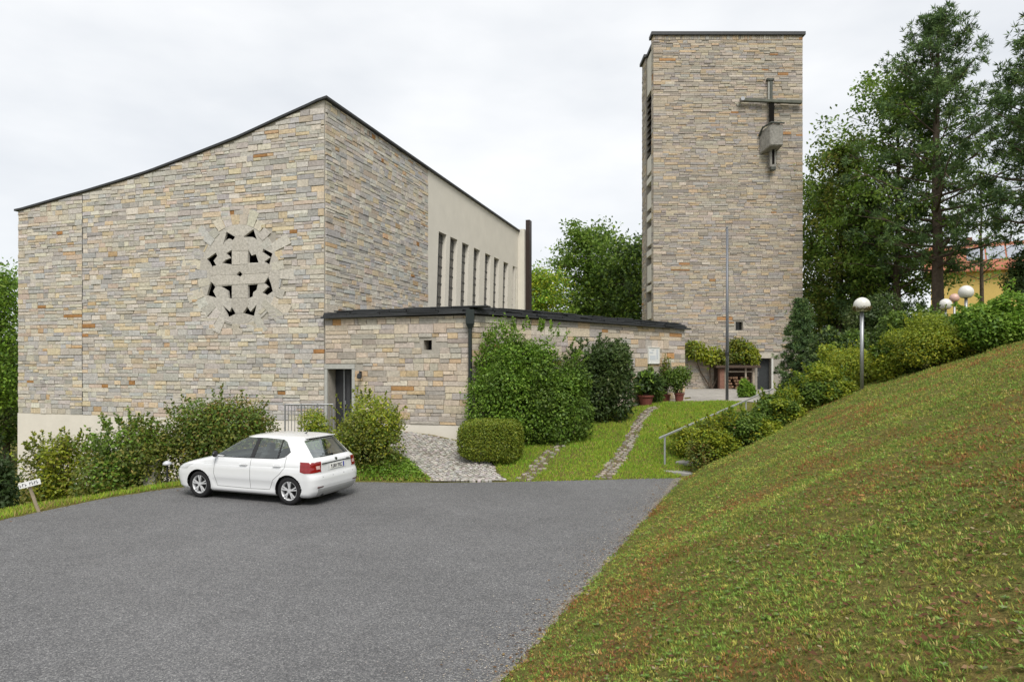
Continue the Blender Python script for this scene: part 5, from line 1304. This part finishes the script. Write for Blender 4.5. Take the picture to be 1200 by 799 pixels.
    rbox('plate_band', .215, .256, .738, .842, .017, mat('plate_blue', (.03, .04, .30), .45), pl_)
    INK = mat('plate_ink', (.02, .02, .03), .6)
    yq = .185
    for ch in ('tb', 'lr', 't', 'd', 'lr', 'lb', 't'):   # dark, unreadable characters
        if 't' in ch: rbox('plate_character', yq-.048, yq, .806, .826, .0165, INK, pl_)
        if 'b' in ch: rbox('plate_character', yq-.048, yq, .754, .772, .0165, INK, pl_)
        if 'l' in ch: rbox('plate_character', yq-.019, yq, .754, .826, .0166, INK, pl_)
        if 'r' in ch: rbox('plate_character', yq-.048, yq-.029, .754, .825, .0167, INK, pl_)
        if ch in ('d', 't'): rbox('plate_character', yq-.034, yq-.014, .754, .82, .0168, INK, pl_)
        yq -= .061
    mb = MB(); xb = rear_x(0, .925); mb.tube([(xb-.02, 0, .925), (xb+.012, 0, .925)], .037, 16); cbuild(mb, 'badge', mat('badge_grey', (.12, .13, .12), .35, metal=.5), car)
    rbox('model_lettering', .36, .48, .897, .912, .006, mat('lettering_grey', (.35, .35, .35), .4, metal=.4))
    rbox('reflector', .50, .72, .385, .41, .006, mat('reflector_dark', (.08, .02, .02), .3)); rbox('reflector', -.72, -.50, .385, .41, .006, MATS['reflector_dark'])
    for y in (-.55, -.2, .2, .55): 
        mb = MB(); xb = rear_x(y, .6); mb.tube([(xb-.02, y, .6), (xb+.003, y, .6)], .013, 8); cbuild(mb, 'parking_sensor', mat('recess_grey'), car)
    mb = MB(); mb.box(3.28, 3.54, -.50, .50, 1.395, 1.412); cbuild(mb, 'roof_spoiler', PAINT, car, bevel=.006)
    rbox('brake_lamp_strip', -.42, .42, 1.362, 1.385, .012, BLACK)
    mb = MB(); x0 = rear_x(0, 1.03); mb.bar((x0+.02, .02, 1.02), (x0+.03, -.36, 1.07), .03, .02); mb.tube([(x0-.02, .0, 1.01), (x0+.03, .0, 1.015)], .03, 8); cbuild(mb, 'rear_wiper', BLACK, car)
    mb = MB(); mb.tube([(3.1, 0, 1.455), (3.2, 0, 1.53)], [.012, .006], 6); mb.lathe([(.04, 0), (.02, .02)], 8, at=(3.1, 0, 1.45)); cbuild(mb, 'antenna', BLACK, car)
    mb = MB(); mb.tube([(3.5, -.5, .22), (3.93, -.5, .215)], .025, 8); cbuild(mb, 'exhaust', DARKMETAL, car)
    return car
CAR_A = R(20.5)
fwd = Vector((-math.cos(CAR_A), math.sin(CAR_A), 0))
# local +x runs from nose to tail; local +y must be the side that faces the camera
rear_l = Vector((-4.78, 14.65, 0)); ang = math.atan2(-fwd.y, -fwd.x)
lx = Vector((math.cos(ang), math.sin(ang), 0)); ly = Vector((-math.sin(ang), math.cos(ang), 0))
org = rear_l - lx*3.30 - ly*(-.82)                     # near rear wheel contact at local (3.30, -.82)
car = build_car((org.x, org.y, 0.004), ang)

# ------------------------------------------------------------------ small things
def lamp_post(x, ytop, ybot, d, rpx_, label, globe=(.64, .63, .59), moss=True):
    X = (x-CX)/F*d; g = gz(X, d); zc = CAMZ + (CY-(ytop+rpx_))/F*d; r = rpx_/F*d
    o = empty('lamp_post', (X, d, g), label, 'lamp post', 'globe lamps along the path')
    mb = MB(); mb.tube([(X, d, g-.1), (X, d, zc-r*.75)], .05, 12); mb.build('pole', GREYMETAL, o, smooth=True)
    mb = MB(); mb.lathe([(.07, 0), (r*.75, .05), (r*.8, .09), (.07, .12)], 16, at=(X, d, zc-r*.85)); mb.build('lamp_collar', DARKMETAL, o)
    mb = MB(); mb.lathe([(max(.01, r*math.cos(t)), r*math.sin(t)) for t in np.linspace(-.95, math.pi/2, 14)], 22, at=(X, d, zc)); mb.build('globe', mat('opal_globe_%d' % int(x), globe, .35, var=.12, vscale=5), o, smooth=True)
    if moss:
        n = 500; a = rng.random(n)*6.28; t = rng.uniform(-.75, -.15, n); P = np.c_[X+r*np.cos(t)*np.cos(a), d+r*np.cos(t)*np.sin(a), zc+r*np.sin(t)]; N = nrm(rng.normal(size=(n, 3))); D = nrm(np.c_[np.cos(a), np.sin(a), rng.uniform(-1, .3, n)])
        quads_obj('moss', leaf_quads(P, D, N, .05, .025), pal_cols([((.17, .13, .05), 3), ((.12, .12, .04), 2)], n), LEAF, o)
    return o
lamp_post(1010, 348.5, 440, 19.3, 9.2, 'globe lamp with mossy rim on a grey pole in the hedge')
lamp_post(1132, 334.5, 400, 24.5, 8.0, 'clean white globe lamp in front of the yellow house', moss=False)
lamp_post(1118.5, 344, 400, 33, 5.2, 'small pinkish globe lamp between two white ones', globe=(.62, .40, .33), moss=False)
lamp_post(1108, 350, 400, 29, 6.8, 'half hidden globe lamp lowest beside the yellow house', moss=False)

X, d = (852-CX)/F*27.4, 27.4; g = gz(X, d)
fp = empty('flagpole', (X, d, g), 'bare grey flagpole standing at the edge of the gravel court', 'flagpole')
zt = CAMZ + (CY-267)/F*d
mb = MB(); mb.tube([(X, d, g-.1), (X, d, zt)], [.062, .04], 12); mb.build('pole', mat('flagpole_grey', (.16, .17, .19), .5, metal=.5), fp, smooth=True)
mb = MB(); mb.lathe([(.045, 0), (.055, .03), (.02, .06)], 10, at=(X, d, zt)); mb.build('finial', GREYMETAL, fp)
mb = MB(); mb.lathe([(.085, 0), (.085, .12), (.065, .14)], 10, at=(X, d, CAMZ+(CY-416)/F*d)); mb.build('clamp', DARKMETAL, fp)
mb = MB(); mb.tube([(X+.055, d-.03, g+1.2), (X+.05, d-.03, zt-.1)], .008, 5); mb.build('halyard', GREYMETAL, fp)

# handrail and steps
h0, h1 = Vector((4.32, 19.3)), Vector((10.0, 26.3)); hd = (h1-h0).normalized(); hn = Vector((hd.y, -hd.x))
za, zb2 = CAMZ + (CY-510.5)/F*19.3, CAMZ + (CY-456)/F*26.3
rail = empty('handrail', (h0.x, h0.y, gz(h0.x, h0.y)), 'galvanised handrail climbing beside the hedge to the court', 'handrail')
ZINC = mat('galvanised', (.50, .52, .53), .4, metal=.6, var=.15)
p0 = Vector((h0.x, h0.y, za)); p1 = Vector((h1.x, h1.y, zb2)); dr = (p1-p0)
mb = MB(); mb.bar(p0-dr*.035, p1+dr*.01, .055, .045); mb.build('rail', ZINC, rail)
for t in (0.0, .36, .7, .97):
    q = p0+dr*t; mb = MB(); mb.tube([(q.x, q.y, gz(q.x, q.y)-.1), (q.x, q.y, q.z)], .028, 8); mb.build('post', ZINC, rail)
steps = empty('stone_steps', (h0.x+.6, h0.y-.4, gz(h0.x+.6, h0.y-.4)), 'worn grey stone steps beside the handrail', 'steps')
for k in range(10):
    c0 = h0 + hd*(-.55 + k*.88) + hn*.16; c1 = c0 + hn*1.15; z = max(gz(*c0), gz(*((c0+c1)/2)), .02) + .10; z = min(z, .12 + k*.145) if k < 9 else z
    mb = MB(); e = hd*.42
    vs = [(p.x, p.y, zz) for zz in (z-.35, z) for p in (c0, c1, c1+e, c0+e)]
    mb.add(vs, [(0,1,2,3),(4,5,6,7),(0,1,5,4),(1,2,6,5),(2,3,7,6),(3,0,4,7)]); mb.build('step', CONCRETE, steps, bevel=.02)

# metal railing on the landing by the annexe door
rl = empty('metal_railing', (-8.0, 22.2, 0.3), 'grey metal railing on the landing before the annexe door', 'railing')
q0, q1 = px(334, 474, 22.2), px(391, 473.5, 22.35); zr = q0.z; zl = .55
for (za_, r_) in ((zr, .025), (zl+.1, .02)):
    mb = MB(); mb.tube([(q0.x, q0.y, za_), (q1.x, q1.y, za_)], r_, 6); mb.build('rail', GREYMETAL, rl)
nb = 15
for k in range(nb+1):
    q = q0.lerp(q1, k/nb); thick = k % 5 == 0; mb = MB(); zz = gz(q.x, q.y)-.05 if thick else zl+.1
    mb.tube([(q.x, q.y, zz), (q.x, q.y, zr+(.03 if thick else 0))], .026 if thick else .012, 6); mb.build('post' if thick else 'baluster', GREYMETAL, rl)
landing = empty('landing', (-7.0, 22.6, 0.3), 'concrete landing slab in front of the annexe door', 'landing')
mb = MB(); e0, e1 = AF.p(-1.9, 0, .06), AF.p(1.6, 0, .06); f1, f0 = AF.p(1.6, 0, 1.1), AF.p(-1.9, 0, 1.1)
mb.add([(p.x, p.y, z) for z in (-1.5, .70) for p in (e0, e1, f1, f0)], [(0,1,2,3),(4,5,6,7),(0,1,5,4),(1,2,6,5),(2,3,7,6),(3,0,4,7)]); mb.build('slab', CONCRETE, landing)

# leaning sign at the left edge of the car park
sp = px(47.5, 590, 14.0); g = gz(sp.x, sp.y)
sign = empty('sign', (sp.x, sp.y, g), 'small white sign board on a leaning wooden stake', 'sign')
top = px(34.5, 568, 13.95)
mb = MB(); mb.bar((sp.x+.02, sp.y, g-.15), (top.x-.03, top.y, top.z+.05), .05, .035, up=(0, 1, 0)); mb.build('stake', mat('pale_wood', (.33, .27, .19), .85, var=.25, bump=.3), sign)
ta = R(14); ux = Vector((math.cos(ta), 0, math.sin(ta))); uz = Vector((-math.sin(ta), 0, math.cos(ta))); c = px(35, 566.5, 13.9)
def srect(mb, a0, a1, b0, b1, o0, o1): return mb.add([c + ux*a + uz*b + Vector((0, -o, 0)) for o in (o0, o1) for a, b in ((a0, b0), (a1, b0), (a1, b1), (a0, b1))], [(0,1,2,3),(4,5,6,7),(0,1,5,4),(1,2,6,5),(2,3,7,6),(3,0,4,7)])
bd = srect(MB(), -.225, .225, -.058, .058, 0, .015).build('board', mat('sign_white', (.74, .74, .73), .6, var=.08), sign)
for i, (k, hgt) in enumerate(((-.185, .5), (-.13, .7), (-.075, .55), (.02, .6), (.07, .8), (.12, .6), (.17, .75))):   # weathered letters, too small to read
    srect(MB(), k-.018, k-.007, -.034, -.034+.068*hgt+.02, .0155, .018).build('letter_stroke', INK_ := mat('sign_ink', (.05, .05, .06), .7), bd)
    srect(MB(), k-.006, k+.016, .010 if i % 2 else -.02, .026 if i % 2 else -.006, .0155, .0182).build('letter_stroke', INK_, bd)

# concrete pillar and a white letter box among the shrubs
def pillar(x0, x1, y0, y1, d, label):
    a, b = px(x0, y0, d), px(x1, y1, d); g = gz((a.x+b.x)/2, d)
    o = empty('concrete_pillar', ((a.x+b.x)/2, d, g), label, 'pillar')
    mb = MB(); mb.box(a.x, b.x, d-.1, d+.2, g-.2, a.z); mb.build('shaft', mat('pale_pillar', (.58, .54, .47), .9, bump=.3, var=.12), o, bevel=.01)
    mb = MB(); mb.box(a.x-.02, b.x+.02, d-.12, d+.22, a.z+.002, a.z+.04); mb.build('cap', CONCRETE, o, bevel=.01)
pillar(170, 184, 541, 568, 17.6, 'stub of pale concrete pillar between the shrubs by the car nose')
lp = px(196, 543, 17.0); g = gz(lp.x, lp.y)
gl = empty('garden_light', (lp.x, lp.y, g), 'small white capped garden light in front of the car nose', 'garden light')
mb = MB(); mb.tube([(lp.x, lp.y, g-.1), (lp.x, lp.y, lp.z)], .02, 8); mb.build('stem', DARKMETAL, gl)
mb = MB(); mb.lathe([(.03, 0), (.11, .01), (.10, .06), (.05, .10), (.01, .11)], 14, at=(lp.x, lp.y, lp.z-.04)); mb.build('cap', mat('light_white', (.5, .51, .54), .4), gl, smooth=True)

# wood store against the tower
ws = empty('wood_store', tp(862, 456, .8), 'open wooden lean-to with stacked firewood against the tower', 'wood store')
def wbox(name, x0, x1, y0, y1, o0, o1, m):
    (a0, z1), (a1, z0) = TF.from_px(x0, y0), TF.from_px(x1, y1); mb = MB(); sbox(mb, TF, a0, a1, max(z0, 1.45), z1, o0, o1); return mb.build(name, m, ws, bevel=.01)
WOODP = mat('weathered_post', (.33, .28, .22), .9, var=.3, bump=.4)
for x in (844, 867.5, 876): wbox('post', x, x+(2.6 if x > 870 else 1.8), 431, 458, .75, .9, WOODP)
wbox('roof', 833, 884, 428, 431, .02, 1.15, DARKWOOD); wbox('back_board', 836, 880, 431.5, 458, .08, .12, DARKWOOD)
wbox('crossrail', 846, 878, 434.5, 436, .78, .86, WOODP)
wbox('brick_pier', 838, 843.6, 432, 457, .55, .95, mat('old_brick', (.20, .10, .07), .9, var=.4, vscale=9, bump=.5))
for r_ in range(5):
    for k in range(9):
        if random.random() < .15: continue
        x = 846.5 + k*3.1 + (r_ % 2)*1.4; y = 456-r_*3.4; p = tp(x, y, .3)
        if p.z < 1.6: p.z = 1.6
        g_c = random.uniform(.7, 1.3); mb = MB(); mb.tube([(p.x, TD-.2, p.z), (p.x, TD-.66-random.uniform(0, .07), p.z)], random.uniform(.07, .088), 7, (.2*g_c, .12*g_c, .075*g_c)); mb.build('log', STONE, ws, attr=True)

# yellow house on the hill
hx, hd_ = (1146-CX)/F*72, 72.0; g = gz(hx, hd_)
house = empty('house', (hx, hd_, g), 'yellow house with a red tiled roof behind the pine trunk', 'house', rz=R(58))
HW = wmat(house)
def hb(mb, name, m, par=house, bevel=0):
    mb.v = [tuple(HW @ Vector(v)) for v in mb.v]; return mb.build(name, m, par, bevel=bevel)
YEL = mat('yellow_render', (.60, .43, .13), .9, var=.08); RT = mat('red_tiles', (.36, .13, .075), .85, var=.3, vscale=3, bump=.5, bscale=6)
EZ, RZ, hw, hl = 13.0-g, 15.6-g, 3.4, 4.2
mb = MB(); mb.add([(-hw, -hl, 0), (hw, -hl, 0), (hw, hl, 0), (-hw, hl, 0), (-hw, -hl, EZ), (hw, -hl, EZ), (hw, hl, EZ), (-hw, hl, EZ), (0, -hl, RZ-.3), (0, hl, RZ-.3)], [(0,1,5,8,4),(2,3,7,9,6),(1,2,6,5),(3,0,4,7),(0,3,2,1)]); hb(mb, 'wall', YEL)
for sgn in (-1, 1):
    mb = MB(); e = .7; sl = (RZ-EZ)/hw
    vs = [(0, -hl-.6, RZ), (sgn*(hw+e), -hl-.6, RZ-sl*(hw+e)), (sgn*(hw+e), hl+.6, RZ-sl*(hw+e)), (0, hl+.6, RZ)]; vs += [(x, y, z+.18) for x, y, z in vs]
    mb.add(vs, [(0,1,2,3),(4,5,6,7),(0,1,5,4),(1,2,6,5),(2,3,7,6),(3,0,4,7)]); rf = hb(mb, 'roof', RT)
    if sgn < 0:
        for k in range(3):
            y0 = -hl+.3+k*1.7; mb = MB(); a, b = .7, 2.7
            vs = [(-a, y0, RZ-sl*a+.2), (-b, y0, RZ-sl*b+.2), (-b, y0+1.55, RZ-sl*b+.2), (-a, y0+1.55, RZ-sl*a+.2)]; vs += [(x, y, z+.06) for x, y, z in vs]
            mb.add(vs, [(0,1,2,3),(4,5,6,7),(0,1,5,4),(1,2,6,5),(2,3,7,6),(3,0,4,7)]); hb(mb, 'roof_panel', mat('panel_grey', (.30, .32, .36), .3, var=.2), rf)
for x, z in ((-1.6, EZ-2.2), (1.2, EZ-2.2), (-1.6, EZ-5.0), (1.2, EZ-5.0)):
    mb = MB(); mb.box(x-.5, x+.5, -hl-.04, -hl+.05, z, z+1.3); w_o = hb(mb, 'window', mat('house_white', (.72, .72, .70), .6)); mb = MB(); mb.box(x-.4, x+.4, -hl-.06, -hl-.042, z+.1, z+1.2); hb(mb, 'pane', DARKGLASS, w_o)
mb = MB(); mb.box(-.4, .3, .5, 1.2, RZ-.6, RZ+.9); hb(mb, 'chimney', MATS['old_brick'])

# fallen leaves blown against the edges of the asphalt
EDGE_L = [(-3.95,17.6),(-6.2,17.4),(-8.3,16.75),(-9.2,15.4),(-9.75,13.8),(-10.05,12.6)]
Pf = []
for (x0, y0), (x1, y1) in list(zip(EDGE_L[:-1], EDGE_L[1:])) + [((-.08, 6.5), (4.42, 17.8))]*2:
    k = int(math.hypot(x1-x0, y1-y0)*20); u = rng.random(k); L_ = math.hypot(x1-x0, y1-y0); nx_, ny_ = (y1-y0)/L_, -(x1-x0)/L_
    o_ = rng.exponential(.16, k)*(-1 if x0 > -1 else 1)
    sgn = -1 if x0 < -1 else 1
    Pf.append(np.c_[x0+(x1-x0)*u + nx_*o_*(1 if x0 > -1 else sgn), y0+(y1-y0)*u + ny_*o_*(1 if x0 > -1 else sgn)])
Pf = np.concatenate(Pf); n = len(Pf); a = rng.random(n)*6.28
zf = np.where(inpoly(Pf[:, 0], Pf[:, 1], ASPH), .004, ground_z(Pf[:, 0], Pf[:, 1])+.03) + rng.uniform(.004, .012, n)
Dq = nrm(np.c_[np.cos(a), np.sin(a), rng.uniform(-.1, .2, n)]); Nq = nrm(np.c_[rng.normal(0, .25, (n, 2)), np.ones(n)])
tag(quads_obj('fallen_leaves', leaf_quads(np.c_[Pf, zf], Dq, Nq, rng.uniform(.025, .06, n), rng.uniform(.015, .035, n)), pal_cols([((.20, .12, .06), 4), ((.14, .085, .045), 4), ((.30, .22, .10), 2)], n), GRASSM), 'brown fallen leaves gathered along the asphalt edges', 'fallen leaves', kind='stuff')

# loose grit on the asphalt along the foot of the bank
n = 9000; u = rng.random(n)*12.4 - .3; o_ = rng.exponential(.22, n)*(.35+1.3*vnoise(u, u*0, .9, 101))
Pg = np.c_[EDGE0[0]+ED[0]*u-EN[0]*o_, EDGE0[1]+ED[1]*u-EN[1]*o_]; a = rng.random(n)*6.28; sz = rng.uniform(.006, .02, n)
Dq = np.c_[np.cos(a), np.sin(a), rng.uniform(-.1, .3, n)]; Nq = nrm(np.c_[rng.normal(0, .3, (n, 2)), np.ones(n)])
tag(quads_obj('loose_grit', leaf_quads(np.c_[Pg, np.full(n, .007)+rng.uniform(0, .006, n)], Dq, Nq, sz, sz*.8), pal_cols([((.36, .32, .27), 4), ((.28, .25, .21), 4), ((.45, .42, .38), 2)], n), STONE), 'pale loose grit scattered along the asphalt edge', 'grit', kind='stuff')
